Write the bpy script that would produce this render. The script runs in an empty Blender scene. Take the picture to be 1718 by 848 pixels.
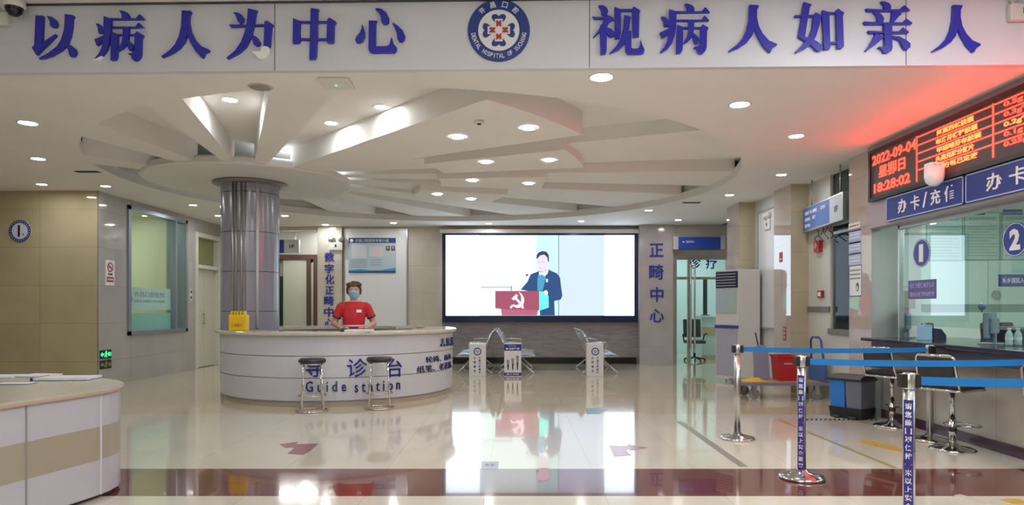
import bpy, bmesh, math, random
from mathutils import Vector, Matrix
PI = math.pi
random.seed(7)
S = bpy.context.scene
COL = S.collection

# ------------------------------------------------------------------ camera, world, exposure
HC = 1.32                                   # camera height
FPX, PX, PY = 1130.0, 866.0, 517.0          # focal length and horizon point in 1718x848 pixels
cam = bpy.data.cameras.new('camera')
cam.sensor_width = 36.0
cam.lens = 36.0 * FPX / 1718.0
cam.shift_x = -(PX - 859.0) / 1718.0
cam.shift_y = (PY - 424.0) / 1718.0
cam.clip_end = 100
camo = bpy.data.objects.new('camera', cam)
camo.location = (0, 0, HC)
camo.rotation_euler = (PI / 2, 0, 0)
COL.objects.link(camo)
S.camera = camo
S.view_settings.view_transform = 'Standard'
S.view_settings.look = 'None'
S.view_settings.gamma = 1.0
S.view_settings.use_curve_mapping = False
S.view_settings.exposure = 0.12
W = bpy.data.worlds.new('world')
S.world = W
W.use_nodes = True
W.node_tree.nodes['Background'].inputs[0].default_value = (0.55, 0.6, 0.7, 1)
W.node_tree.nodes['Background'].inputs[1].default_value = 0.05
S.cycles.max_bounces = 8
S.cycles.sample_clamp_indirect = 6.0

LIGHT = {'downlight': 160.0, 'hall': 37.0, 'cove': 9.0, 'screen': 2.4, 'ledboard': 14.0,
         'left_room': 16.0, 'corridor': 11.0, 'clinic': 26.0, 'reception': 16.0}
CEIL = 3.25

# ------------------------------------------------------------------ materials
MATS = {}
def lin(c):
    return tuple((v / 255 / 12.92) if v / 255 <= 0.04045 else ((v / 255 + 0.055) / 1.055) ** 2.4 for v in c)
def mat(name, col, rough=0.5, metal=0.0, coat=0.0, emit=None, estr=0.0, spec=0.5):
    if name in MATS: return MATS[name]
    m = bpy.data.materials.new(name)
    m.use_nodes = True
    b = m.node_tree.nodes['Principled BSDF']
    b.inputs['Base Color'].default_value = (*col, 1)
    b.inputs['Roughness'].default_value = rough
    b.inputs['Metallic'].default_value = metal
    b.inputs['Coat Weight'].default_value = coat
    b.inputs['Coat Roughness'].default_value = 0.03
    b.inputs['Specular IOR Level'].default_value = spec
    if emit:
        b.inputs['Emission Color'].default_value = (*emit, 1)
        b.inputs['Emission Strength'].default_value = estr
    MATS[name] = m
    return m
def nodes(m):
    return m.node_tree.nodes, m.node_tree.links, m.node_tree.nodes['Principled BSDF']
def noisy(m, scale=6.0, amount=0.12, stretch=(1, 1, 1), detail=4):
    """slight natural variation of the base colour"""
    n, l, b = nodes(m)
    c = tuple(b.inputs['Base Color'].default_value)
    tc = n.new('ShaderNodeTexCoord'); mp = n.new('ShaderNodeMapping')
    mp.inputs['Scale'].default_value = stretch
    t = n.new('ShaderNodeTexNoise'); t.inputs['Scale'].default_value = scale; t.inputs['Detail'].default_value = detail
    r = n.new('ShaderNodeValToRGB')
    r.color_ramp.elements[0].position = 0.3; r.color_ramp.elements[1].position = 0.7
    r.color_ramp.elements[0].color = tuple(v * (1 - amount) for v in c[:3]) + (1,)
    r.color_ramp.elements[1].color = tuple(min(1, v * (1 + amount)) for v in c[:3]) + (1,)
    l.new(tc.outputs['Object'], mp.inputs['Vector']); l.new(mp.outputs['Vector'], t.inputs['Vector'])
    l.new(t.outputs['Fac'], r.inputs['Fac']); l.new(r.outputs['Color'], b.inputs['Base Color'])
    return m
def tiled(name, col, joint, wid, hei, offx=0, offz=0, rough=0.12, var=0.06, axis='xz', noise=5.0, nstretch=(1, 1, 1), namount=0.07, coat=0.0):
    """stone tiles with thin joints, laid in world metres"""
    if name in MATS: return MATS[name]
    m = mat(name, col, rough, coat=coat)
    n, l, b = nodes(m)
    g = n.new('ShaderNodeNewGeometry')
    sp = n.new('ShaderNodeSeparateXYZ'); l.new(g.outputs['Position'], sp.inputs[0])
    cb = n.new('ShaderNodeCombineXYZ')
    def shifted(sock, off):
        a = n.new('ShaderNodeMath'); a.operation = 'SUBTRACT'; a.inputs[1].default_value = off
        l.new(sock, a.inputs[0]); return a.outputs[0]
    ax = {'x': 'X', 'y': 'Y', 'z': 'Z'}
    l.new(shifted(sp.outputs[ax[axis[0]]], offx), cb.inputs[0])
    l.new(shifted(sp.outputs[ax[axis[1]]], offz), cb.inputs[1])
    bt = n.new('ShaderNodeTexBrick')
    bt.offset = 0.0; bt.squash = 1.0
    bt.inputs['Scale'].default_value = 1.0
    bt.inputs['Brick Width'].default_value = wid; bt.inputs['Row Height'].default_value = hei
    bt.inputs['Mortar Size'].default_value = 0.0022; bt.inputs['Mortar Smooth'].default_value = 0.1
    bt.inputs['Color1'].default_value = (*[v * (1 - var) for v in col], 1)
    bt.inputs['Color2'].default_value = (*[min(1, v * (1 + var)) for v in col], 1)
    bt.inputs['Mortar'].default_value = (*joint, 1)
    l.new(cb.outputs[0], bt.inputs['Vector'])
    t = n.new('ShaderNodeTexNoise'); t.inputs['Scale'].default_value = noise; t.inputs['Detail'].default_value = 5
    mp = n.new('ShaderNodeMapping'); mp.inputs['Scale'].default_value = nstretch
    l.new(g.outputs['Position'], mp.inputs['Vector']); l.new(mp.outputs['Vector'], t.inputs['Vector'])
    r = n.new('ShaderNodeMapRange'); r.inputs['To Min'].default_value = 1 - namount * 2; r.inputs['To Max'].default_value = 1 + namount * 2
    l.new(t.outputs['Fac'], r.inputs['Value'])
    mx = n.new('ShaderNodeMix'); mx.data_type = 'RGBA'; mx.blend_type = 'MULTIPLY'; mx.inputs[0].default_value = 1.0
    l.new(bt.outputs['Color'], mx.inputs[6]); l.new(r.outputs[0], mx.inputs[7])
    l.new(mx.outputs[2], b.inputs['Base Color'])
    return m
def glass(name, tint=(0.9, 1, 0.97), refl=1.5, rough=0.0):
    if name in MATS: return MATS[name]
    m = bpy.data.materials.new(name); m.use_nodes = True
    n, l = m.node_tree.nodes, m.node_tree.links
    n.remove(n['Principled BSDF'])
    tr = n.new('ShaderNodeBsdfTransparent'); tr.inputs[0].default_value = (*tint, 1)
    gl = n.new('ShaderNodeBsdfGlossy'); gl.inputs['Roughness'].default_value = rough
    fr = n.new('ShaderNodeFresnel'); fr.inputs['IOR'].default_value = refl
    mx = n.new('ShaderNodeMixShader')
    g = n.new('ShaderNodeNewGeometry'); k = n.new('ShaderNodeMath'); k.operation = 'SUBTRACT'; k.inputs[0].default_value = 1.0
    l.new(g.outputs['Backfacing'], k.inputs[1])                 # the far side of the pane adds no second mirror image
    mu = n.new('ShaderNodeMath'); mu.operation = 'MULTIPLY'; l.new(fr.outputs[0], mu.inputs[0]); l.new(k.outputs[0], mu.inputs[1])
    l.new(mu.outputs[0], mx.inputs[0]); l.new(tr.outputs[0], mx.inputs[1]); l.new(gl.outputs[0], mx.inputs[2])
    l.new(mx.outputs[0], n['Material Output'].inputs['Surface'])
    MATS[name] = m
    return m
def emis(name, col, s):
    if name in MATS: return MATS[name]
    return mat(name, (0.02, 0.02, 0.02), 0.5, emit=col, estr=s)

WHITE = mat('white_paint', (0.72, 0.71, 0.69), 0.6)
CEILM = noisy(mat('ceiling_paint', (0.80, 0.78, 0.75), 0.75), 1.5, 0.02)
FASC = mat('white_board', (0.62, 0.63, 0.68), 0.35)
BLUE = mat('sign_blue', (0.022, 0.022, 0.40), 0.25)
NAVY = mat('navy_print', (0.010, 0.016, 0.12), 0.4)
MIDBLUE = mat('panel_blue', (0.02, 0.045, 0.30), 0.35)
PRINTW = mat('white_print', (0.78, 0.78, 0.78), 0.5)
CHROME = mat('chrome', (0.62, 0.62, 0.63), 0.12, 1.0)
STEEL = mat('brushed_steel', (0.50, 0.49, 0.48), 0.28, 1.0)
BLACK = mat('black_plastic', (0.012, 0.012, 0.014), 0.4)
LEATHER = noisy(mat('black_leatherette', (0.02, 0.02, 0.024), 0.35), 60, 0.2)
PAPER = mat('paper', (0.74, 0.75, 0.78), 0.7)
RED = mat('red_plastic', (0.45, 0.015, 0.02), 0.4)
DARK = mat('dark_grey', (0.05, 0.05, 0.055), 0.5)
GREY = mat('grey_plastic', (0.25, 0.26, 0.29), 0.5)

# ------------------------------------------------------------------ geometry helpers
class MB:
    """collects shapes in world (or local) metres, then links them as ONE mesh object"""
    def __init__(self):
        self.bm = bmesh.new(); self.mats = []; self.cur = 0
    def m(self, material):
        if material not in self.mats: self.mats.append(material)
        self.cur = self.mats.index(material)
        return self
    def _f(self, vs):
        try:
            f = self.bm.faces.new(vs); f.material_index = self.cur; return f
        except ValueError:
            return None
    def face(self, pts):
        return self._f([self.bm.verts.new(p) for p in pts])
    def box(self, x0, x1, y0, y1, z0, z1, bevel=0.0, M=None):
        b = bmesh.new()
        c = [b.verts.new((x, y, z)) for z in (z0, z1) for y in (y0, y1) for x in (x0, x1)]
        for q in ((0, 2, 3, 1), (4, 5, 7, 6), (0, 1, 5, 4), (2, 6, 7, 3), (0, 4, 6, 2), (1, 3, 7, 5)):
            b.faces.new([c[i] for i in q])
        if bevel > 0:
            bmesh.ops.bevel(b, geom=list(b.edges), offset=bevel, segments=2, affect='EDGES', profile=0.6)
        self.add(b, M); b.free()
        return self
    def add(self, b, M=None):
        mp = {}
        for v in b.verts:
            mp[v.index if v.index >= 0 else id(v)] = None
        b.verts.index_update()
        new = [self.bm.verts.new(M @ v.co if M else v.co) for v in b.verts]
        for f in b.faces:
            self._f([new[v.index] for v in f.verts])
    def cyl(self, p0, p1, r0, r1=None, seg=16, caps=True):
        r1 = r0 if r1 is None else r1
        p0, p1 = Vector(p0), Vector(p1)
        d = (p1 - p0).normalized()
        a = d.orthogonal().normalized(); bb = d.cross(a)
        ra, rb = [], []
        for i in range(seg):
            t = 2 * PI * i / seg
            o = a * math.cos(t) + bb * math.sin(t)
            ra.append(self.bm.verts.new(p0 + o * r0)); rb.append(self.bm.verts.new(p1 + o * r1))
        for i in range(seg):
            j = (i + 1) % seg
            f = self._f([ra[i], ra[j], rb[j], rb[i]])
            if f: f.smooth = True
        if caps:
            self._f(ra[::-1]); self._f(rb)
        return self
    def tube(self, pts, r, seg=10, closed=False):
        pts = [Vector(p) for p in pts]
        n = len(pts); rings = []
        prev = None
        for i, p in enumerate(pts):
            if closed: d = pts[(i + 1) % n] - pts[i - 1]
            else: d = pts[min(i + 1, n - 1)] - pts[max(i - 1, 0)]
            d.normalize()
            if prev is None: a = d.orthogonal().normalized()
            else:
                a = prev - d * prev.dot(d)
                a = a.normalized() if a.length > 1e-6 else d.orthogonal().normalized()
            prev = a; bb = d.cross(a)
            rr = r[i] if isinstance(r, (list, tuple)) else r
            rings.append([self.bm.verts.new(p + (a * math.cos(2 * PI * k / seg) + bb * math.sin(2 * PI * k / seg)) * rr) for k in range(seg)])
        m = n if closed else n - 1
        for i in range(m):
            A, B = rings[i], rings[(i + 1) % n]
            for k in range(seg):
                f = self._f([A[k], A[(k + 1) % seg], B[(k + 1) % seg], B[k]])
                if f: f.smooth = True
        if not closed:
            self._f(rings[0][::-1]); self._f(rings[-1])
        return self
    def ringtube(self, c, R, r, seg=40, s2=8):
        return self.tube([(c[0] + R * math.cos(2 * PI * i / seg), c[1] + R * math.sin(2 * PI * i / seg), c[2]) for i in range(seg)], r, s2, True)
    def lathe(self, c, prof, seg=40, a0=0, a1=2 * PI, smooth=True):
        full = abs(a1 - a0 - 2 * PI) < 1e-6
        n = seg if full else seg + 1
        rings = []
        for r, z in prof:
            if r < 1e-6: rings.append([self.bm.verts.new((c[0], c[1], c[2] + z))] * n)
            else: rings.append([self.bm.verts.new((c[0] + r * math.cos(a0 + (a1 - a0) * i / seg), c[1] + r * math.sin(a0 + (a1 - a0) * i / seg), c[2] + z)) for i in range(n)])
        for A, B in zip(rings[:-1], rings[1:]):
            for i in range(seg):
                j = (i + 1) % n
                vs = []
                for v in (A[i], A[j], B[j], B[i]):
                    if v not in vs: vs.append(v)
                if len(vs) >= 3:
                    f = self._f(vs)
                    if f: f.smooth = smooth
        return self
    def prism(self, pts, F, d0=0.0, d1=0.01, back=False):
        """polygon in frame F pushed out from d0 to d1"""
        b = bmesh.new()
        vs = [b.verts.new((p[0], p[1], 0)) for p in pts]
        f = b.faces.new(vs)
        f.normal_update()
        r = bmesh.ops.triangulate(b, faces=[f])
        b.verts.index_update()
        top = [self.bm.verts.new(F.pt(v.co.x, v.co.y, d1)) for v in b.verts]
        bot = [self.bm.verts.new(F.pt(v.co.x, v.co.y, d0)) for v in b.verts]
        for t in b.faces:
            self._f([top[v.index] for v in t.verts])
            if back: self._f([bot[v.index] for v in reversed(t.verts)])
        n = len(pts)
        for i in range(n):
            j = (i + 1) % n
            self._f([bot[i], bot[j], top[j], top[i]])
        b.free()
        return self
    def rect(self, F, u0, v0, u1, v1, d0=0.0, d1=0.004):
        return self.prism([(u0, v0), (u1, v0), (u1, v1), (u0, v1)], F, d0, d1)
    def disc(self, F, cu, cv, ru, rv=None, d0=0.0, d1=0.004, seg=40):
        rv = rv or ru
        return self.prism([(cu + ru * math.cos(2 * PI * i / seg), cv + rv * math.sin(2 * PI * i / seg)) for i in range(seg)], F, d0, d1)
    def annulus(self, F, cu, cv, r0, r1, d0=0.0, d1=0.004, seg=48):
        for i in range(seg):
            a, b = 2 * PI * i / seg, 2 * PI * (i + 1) / seg
            q = [(cu + r * math.cos(t), cv + r * math.sin(t)) for r, t in ((r0, a), (r1, a), (r1, b), (r0, b))]
            T = [F.pt(u, v, d1) for u, v in q]; B = [F.pt(u, v, d0) for u, v in q]
            self.face([T[0], T[1], T[2], T[3]]); self.face([B[1], B[2], T[2], T[1]]); self.face([B[0], T[0], T[3], B[3]])
        return self
    def text(self, s, F, u0, v0, u1, v1, d=0.004, d0=0.0, bold=0.0, keep=False, rot=None, warp=None, depth=True):
        """lettering fitted to the rectangle u0..u1, v0..v1 of frame F"""
        P, T, E = glyphs(s, bold)
        xs = [p[0] for p in P]; ys = [p[1] for p in P]
        if not xs: return self
        ax, bx, ay, by = min(xs), max(xs), min(ys), max(ys)
        su = (u1 - u0) / max(bx - ax, 1e-6); sv = (v1 - v0) / max(by - ay, 1e-6)
        if keep:
            k = min(abs(su), abs(sv)); cu, cv = (u0 + u1) / 2, (v0 + v1) / 2
            g = lambda p: (cu + (p[0] - (ax + bx) / 2) * k, cv + (p[1] - (ay + by) / 2) * k)
        else:
            g = lambda p: (u0 + (p[0] - ax) * su, v0 + (p[1] - ay) * sv)
        if warp: h = lambda p, dd: F.pt(*warp(*g(p)), dd)
        else: h = lambda p, dd: F.pt(*g(p), dd)
        top = [self.bm.verts.new(h(p, d)) for p in P]
        for t in T: self._f([top[i] for i in t])
        if depth:
            bot = [self.bm.verts.new(h(p, d0)) for p in P]
            for a, b in E: self._f([top[a], top[b], bot[b], bot[a]])
        return self
    def build(self, name, material=None, parent=None, local=False, smooth=False, bevel=0.0):
        if material is not None and not self.mats: self.mats = [material]
        if smooth:
            for f in self.bm.faces: f.smooth = True
        o = bpy.data.objects.new(name, bpy.data.meshes.new(name))
        off = Vector((0, 0, 0))
        if parent is None:
            if not local and len(self.bm.verts):
                c = [v.co for v in self.bm.verts]
                off = Vector(((min(v.x for v in c) + max(v.x for v in c)) / 2, (min(v.y for v in c) + max(v.y for v in c)) / 2, min(v.z for v in c)))
                o.location = off
        else:
            o.parent = parent
            if not local:
                p = parent
                while p is not None: off += p.location; p = p.parent
        if off.length: bmesh.ops.translate(self.bm, verts=self.bm.verts, vec=-off)
        bmesh.ops.recalc_face_normals(self.bm, faces=self.bm.faces)
        self.bm.to_mesh(o.data); self.bm.free()
        for mm in self.mats: o.data.materials.append(mm)
        COL.objects.link(o)
        return o

class Fr:
    """a drawing frame on a surface: origin, u (right), v (up), n (towards the viewer)"""
    def __init__(self, o, u, v, n):
        self.o, self.u, self.v, self.n = Vector(o), Vector(u), Vector(v), Vector(n)
    def pt(self, a, b, c=0.0):
        return self.o + self.u * a + self.v * b + self.n * c
def FY(y): return Fr((0, y, 0), (1, 0, 0), (0, 0, 1), (0, -1, 0))          # faces the camera side; u = x, v = z
def FXR(x): return Fr((x, 0, 0), (0, -1, 0), (0, 0, 1), (-1, 0, 0))        # right-hand wall; u = -y
def FXL(x): return Fr((x, 0, 0), (0, 1, 0), (0, 0, 1), (1, 0, 0))          # left-hand wall; u = y
FLOORF = Fr((0, 0, 0), (1, 0, 0), (0, 1, 0), (0, 0, 1))
class Bent:
    """a frame wrapped round a vertical cylinder; u = angle * R"""
    def __init__(self, cx, cy, R): self.c, self.R = (cx, cy), R
    def pt(self, a, b, c=0.0):
        t = a / self.R - PI / 2
        return Vector((self.c[0] + (self.R + c) * math.cos(t), self.c[1] + (self.R + c) * math.sin(t), b))

_G = {}
def glyphs(s, bold=0.0):
    if (s, bold) in _G: return _G[(s, bold)]
    cu = bpy.data.curves.new('t', 'FONT'); cu.body = s; cu.size = 1.0; cu.offset = bold; cu.resolution_u = 2; cu.fill_mode = 'FRONT'
    o = bpy.data.objects.new('t', cu); COL.objects.link(o)
    dg = bpy.context.evaluated_depsgraph_get(); dg.update()
    me = bpy.data.meshes.new_from_object(o.evaluated_get(dg))
    b = bmesh.new(); b.from_mesh(me)
    bmesh.ops.remove_doubles(b, verts=b.verts, dist=1e-5)
    b.verts.index_update()
    P = [(v.co.x, v.co.y) for v in b.verts]; T = [[v.index for v in f.verts] for f in b.faces]
    E = [(e.verts[0].index, e.verts[1].index) for e in b.edges if len(e.link_faces) == 1]
    b.free()
    bpy.data.objects.remove(o); bpy.data.curves.remove(cu); bpy.data.meshes.remove(me)
    _G[(s, bold)] = (P, T, E)
    return P, T, E

def tag(o, label=None, cat=None, group=None, kind=None):
    if label: o['label'] = label
    if cat: o['category'] = cat
    if group: o['group'] = group
    if kind: o['kind'] = kind
    return o
def thing(name, label, cat, loc=(0, 0, 0), rz=0.0, group=None):
    o = bpy.data.objects.new(name, None); o.location = loc; o.rotation_euler = (0, 0, rz)
    o.empty_display_size = 0.1
    COL.objects.link(o)
    return tag(o, label, cat, group)
def struct(o, label=None): return tag(o, label, kind='structure')
def dup(root, loc, label, rz=None):
    r = root.copy(); COL.objects.link(r); r.location = loc; r['label'] = label
    if rz is not None: r.rotation_euler = (0, 0, rz)
    for ch in list(root.children):
        c = ch.copy(); COL.objects.link(c); c.parent = r
        for g in list(ch.children):
            d = g.copy(); COL.objects.link(d); d.parent = c
    return r
# photograph measurements -> metres on a known surface
def on_ceil(x, y, h=CEIL):
    z = (h - HC) * FPX / (PY - y); return (x - PX) * z / FPX, z
def on_floor(x, y):
    z = HC * FPX / (y - PY); return (x - PX) * z / FPX, z
def on_y(x, y, Y): return (x - PX) * Y / FPX, HC + (PY - y) * Y / FPX
def on_x(x, y, X):
    z = X * FPX / (x - PX); return z, HC + (PY - y) * z / FPX

# ================================================================== THE SETTING
RX, RY, RR = -1.32, 10.42, 4.56            # round ceiling recess
QX, QY = -4.065, 10.3                      # pillar
# ---- floor: polished cream stone, one red-brown band
FLOOR = tiled('floor_stone', (0.67, 0.63, 0.52), (0.46, 0.43, 0.35), 0.84, 2.86, -0.22, 8.38, 0.05, 0.02, 'xy', 1.2, namount=0.04)
def floor_bands(m):
    n, l, b = nodes(m)
    src = b.inputs['Base Color'].links[0].from_socket
    g = n.new('ShaderNodeNewGeometry'); sp = n.new('ShaderNodeSeparateXYZ'); l.new(g.outputs['Position'], sp.inputs[0])
    def step(op, v):
        a = n.new('ShaderNodeMath'); a.operation = op; a.inputs[1].default_value = v; l.new(sp.outputs['Y'], a.inputs[0]); return a.outputs[0]
    def mul(a, c):
        x = n.new('ShaderNodeMath'); x.operation = 'MULTIPLY'; l.new(a, x.inputs[0]); l.new(c, x.inputs[1]); return x.outputs[0]
    band = mul(step('GREATER_THAN', 4.72), step('LESS_THAN', 5.52))
    back = step('GREATER_THAN', 8.38)
    m1 = n.new('ShaderNodeMix'); m1.data_type = 'RGBA'; l.new(back, m1.inputs[0]); l.new(src, m1.inputs[6])
    t = n.new('ShaderNodeMix'); t.data_type = 'RGBA'; t.blend_type = 'MULTIPLY'; t.inputs[0].default_value = 1
    l.new(src, t.inputs[6]); t.inputs[7].default_value = (1.0, 0.92, 0.80, 1); l.new(t.outputs[2], m1.inputs[7])
    ns = n.new('ShaderNodeTexNoise'); ns.inputs['Scale'].default_value = 3.0; ns.inputs['Detail'].default_value = 6
    l.new(g.outputs['Position'], ns.inputs['Vector'])
    cr = n.new('ShaderNodeValToRGB'); cr.color_ramp.elements[0].color = (0.11, 0.025, 0.020, 1); cr.color_ramp.elements[1].color = (0.17, 0.045, 0.035, 1)
    l.new(ns.outputs['Fac'], cr.inputs['Fac'])
    m2 = n.new('ShaderNodeMix'); m2.data_type = 'RGBA'; l.new(band, m2.inputs[0]); l.new(m1.outputs[2], m2.inputs[6]); l.new(cr.outputs['Color'], m2.inputs[7])
    l.new(m2.outputs[2], b.inputs['Base Color'])
floor_bands(FLOOR)
fb = nodes(FLOOR)[2]                      # polished: a sharp wax coat over a softer sheen
fb.inputs['Roughness'].default_value = 0.10
fb.inputs['Coat Weight'].default_value = 0.55
fb.inputs['Coat Roughness'].default_value = 0.025
fb.inputs['Coat IOR'].default_value = 1.55
b = MB(); b.box(-12, 11, -4.2, 22, -0.1, 0)
struct(b.build('floor', FLOOR))

# ---- soffit with the round opening
def fascia_y(x): return 5.4226 - 0.02303 * x
def ceiling():
    b = MB()
    x0, x1, y1 = -9.6, 4.75, 16.15
    N = 144
    angs = sorted(set([2 * PI * i / N for i in range(N)] + [math.atan2(yy - RY, xx - RX) % (2 * PI) for xx in (x0, x1) for yy in (y1, fascia_y(xx))]))
    inn, out = [], []
    for a in angs:
        c, s = math.cos(a), math.sin(a)
        ts = []
        if c > 1e-9: ts.append((x1 - RX) / c)
        if c < -1e-9: ts.append((x0 - RX) / c)
        if s > 1e-9: ts.append((y1 - RY) / s)
        den = s + 0.02303 * c                         # front edge follows the slightly skewed beam
        t = (fascia_y(RX) - RY) / den if abs(den) > 1e-9 else -1
        if t > 0: ts.append(t)
        t = min(ts)
        inn.append(Vector((RX + RR * c, RY + RR * s, CEIL))); out.append(Vector((RX + t * c, RY + t * s, CEIL)))
    vi = [b.bm.verts.new(p) for p in inn]; vo = [b.bm.verts.new(p) for p in out]
    n = len(angs)
    for i in range(n): b._f([vi[i], vi[(i + 1) % n], vo[(i + 1) % n], vo[i]])
    return b.build('ceiling', CEILM)
struct(ceiling())
b = MB()
b.lathe((RX, RY, 0), [(RR, CEIL), (RR, CEIL + 0.13), (RR + 0.1, CEIL + 0.13)], 144, smooth=False)
struct(b.build('trim_1', WHITE))                                  # rim of the recess
b = MB()
b.lathe((RX, RY, 0), [(RR + 0.1, CEIL + 0.13), (RR + 0.1, CEIL + 0.27), (0, CEIL + 0.27)], 144, smooth=False)
struct(b.build('ceiling_recess', CEILM))
# ---- the fan of plaster beams round the pillar
def beam(a0, a1, rend, rin=1.40, lift=0.004):
    """angles in degrees, 0 = towards the camera, positive to the right"""
    def ringlim(t):
        dx, dy = math.sin(t), -math.cos(t)
        ox, oy = QX - RX, QY - RY
        bq = ox * dx + oy * dy
        return -bq + math.sqrt(bq * bq - (ox * ox + oy * oy - (RR - 0.0) ** 2))
    n = 6
    pts = []
    for i in range(n + 1):
        t = math.radians(a0 + (a1 - a0) * i / n)
        r = min(rend, ringlim(t) + 0.02)
        pts.append((QX + math.sin(t) * r, QY - math.cos(t) * r))
    for i in range(n, -1, -1):
        t = math.radians(a0 + (a1 - a0) * i / n)
        pts.append((QX + math.sin(t) * rin, QY - math.cos(t) * rin))
    F = Fr((0, 0, 0), (1, 0, 0), (0, 1, 0), (0, 0, -1))
    mb = MB(); mb.prism(pts, F, -(CEIL + 0.28), -(CEIL + lift))
    return mb.build('trim_%d' % beam.k, CEILM)
beam.k = 2
# long beams (angle range, outer radius, inner radius, height above the soffit), then the lower pads that carry lamps
BEAMS = [(-52, -38, 9, 1.4, 0.004), (-17, -6, 9, 1.4, 0.004), (8, 13.5, 9, 1.4, 0.004), (23.5, 30, 9, 1.4, 0.004), (43, 60, 5.55, 1.4, 0.004),
         (67, 80, 9, 1.4, 0.10), (87.5, 97, 9, 1.4, 0.10), (104, 118, 9, 1.4, 0.10), (126, 138, 9, 1.4, 0.10), (147, 158, 9, 1.4, 0.10), (167, 178, 9, 1.4, 0.10),
         (66, 78.5, 5.1, 3.1, 0.004), (85.5, 98.5, 4.5, 2.9, 0.004), (107, 119.5, 4.1, 2.6, 0.004)]
for a0, a1, r, ri, up in BEAMS:
    struct(beam(a0, a1, r, ri, up)); beam.k += 1

# ---- front fascia above the lobby opening
FO = Vector((0, fascia_y(0), 0)); FU = Vector((1, -0.02303, 0)).normalized()
FF = Fr(FO, FU, (0, 0, 1), Vector((-0.02303, -1, 0)).normalized())
def on_fascia(x, y):
    k = (x - PX) / FPX
    z = 5.4226 / (1 + 0.02303 * k)
    return k * z / FU.x, HC + (PY - y) * z / FPX
fz = MB()
fz.m(FASC); fz.rect(FF, -9.62, CEIL - 0.003, 4.3, 3.80, -0.06, 0.0)
fz.m(DARK)
for px in (461, 989, 1520):
    u, _ = on_fascia(px, 60); fz.rect(FF, u - 0.003, CEIL, u + 0.003, 3.80, -0.01, 0.0015)
struct(fz.build('wall_front'))
# ---- front hall (where the photographer stands)
b = MB(); b.box(-10, 9.5, -4.2, 5.62, 3.80, 3.9); struct(b.build('ceiling_front', CEILM))
HALLW = tiled('hall_tile', (0.55, 0.50, 0.42), (0.3, 0.28, 0.24), 0.9, 0.63, 0, 0.43, 0.2, 0.03, 'xz')
b = MB(); b.box(-10, 9.5, -4.3, -4.2, 0, 3.9); struct(b.build('wall_rear', HALLW))
b = MB(); b.box(-9.75, -9.6, -4.2, 16.2, 0, 3.9); struct(b.build('wall_far_left', tiled('side_tile', (0.55, 0.50, 0.42), (0.3, 0.28, 0.24), 0.9, 0.63, 0, 0.43, 0.2, 0.03, 'yz')))
b = MB(); b.box(4.45, 4.6, -4.2, 2.5, 0, 3.9); struct(b.build('wall_right_front', MATS['side_tile']))

b = MB(); b.rect(FF, -9.62, 3.792, 4.3, 3.80, 0.0, 0.03); struct(b.build('trim_30', DARK))  # dark strip standing in for the shade along the fascia top
# ---- left walls
YEL = tiled('beige_wall_tile', (0.44, 0.385, 0.235), (0.20, 0.18, 0.12), 0.95, 0.63, -6.9, 0.43, 0.05, 0.04, 'xz', 2.0)
LGR = tiled('grey_wall_tile', (0.42, 0.40, 0.385), (0.2, 0.19, 0.18), 0.95, 0.63, 11.1, 0.43, 0.05, 0.03, 'yz', 2.0)
BEI = tiled('back_wall_tile', (0.60, 0.56, 0.48), (0.40, 0.33, 0.28), 1.2, 0.63, -1.75, 0.43, 0.12, 0.03, 'xz', 3.0)
b = MB(); b.box(-9.6, -6.9, 11.1, 11.25, 0, CEIL); struct(b.build('wall_left', YEL))
b = MB()
for y0, y1, z0, z1 in ((11.25, 11.95, 0, CEIL), (11.95, 14.1, 0, 0.83), (11.95, 14.1, 3.15, CEIL), (14.1, 14.45, 0, CEIL), (14.45, 15.65, 2.96, CEIL), (15.65, 16.0, 0, CEIL)):
    b.box(-7.05, -6.9, y0, y1, z0, z1)
b.box(-6.899, -6.885, 11.1, 11.25, 0, CEIL)
struct(b.build('wall_left_return', LGR))
# ---- back wall with the corridor opening and the screen bay
b = MB()
b.box(-7.05, -6.2, 16, 16.15, 0, CEIL); b.box(-6.2, -4.69, 16, 16.15, 3.16, CEIL)
b.box(-4.69, 3.7, 16, 16.15, 0, CEIL)
struct(b.build('wall_back', BEI))
b = MB(); b.box(-4.69, -4.12, 15.9, 16.0, 0, CEIL); struct(b.build('wall_back_pier', BEI))
WOOD = tiled('grey_wood_tile', (0.30, 0.275, 0.275), (0.18, 0.16, 0.16), 1.2, 0.42, -1.75, 0.16, 0.16, 0.08, 'xz', 3.0, (1, 1, 16), 0.28)
b = MB(); b.box(-1.75, 2.9, 15.93, 16.0, 0.0, 1.08); struct(b.build('trim_cladding', WOOD))
b = MB(); b.box(-1.75, 2.84, 15.90, 15.93, 0, 0.15); struct(b.build('baseboard_back', mat('black_stone', (0.012, 0.011, 0.013), 0.12)))
b = MB(); b.box(2.86, 3.64, 15.6, 16.15, 0, CEIL); struct(b.build('wall_back_column', tiled('lilac_tile', (0.47, 0.43, 0.43), (0.34, 0.31, 0.31), 1.2, 0.63, 2.86, 0.43, 0.12, 0.02, 'xz', 3.0)))
b = MB(); b.box(3.64, 5.2, 15.7, 15.85, 2.52, CEIL); b.box(4.95, 5.2, 15.7, 15.85, 0, 2.52)
struct(b.build('wall_clinic', BEI))
b = MB(); b.box(5.2, 5.3, 12.9, 15.85, 0, CEIL); struct(b.build('wall_back_right', WHITE))
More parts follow.
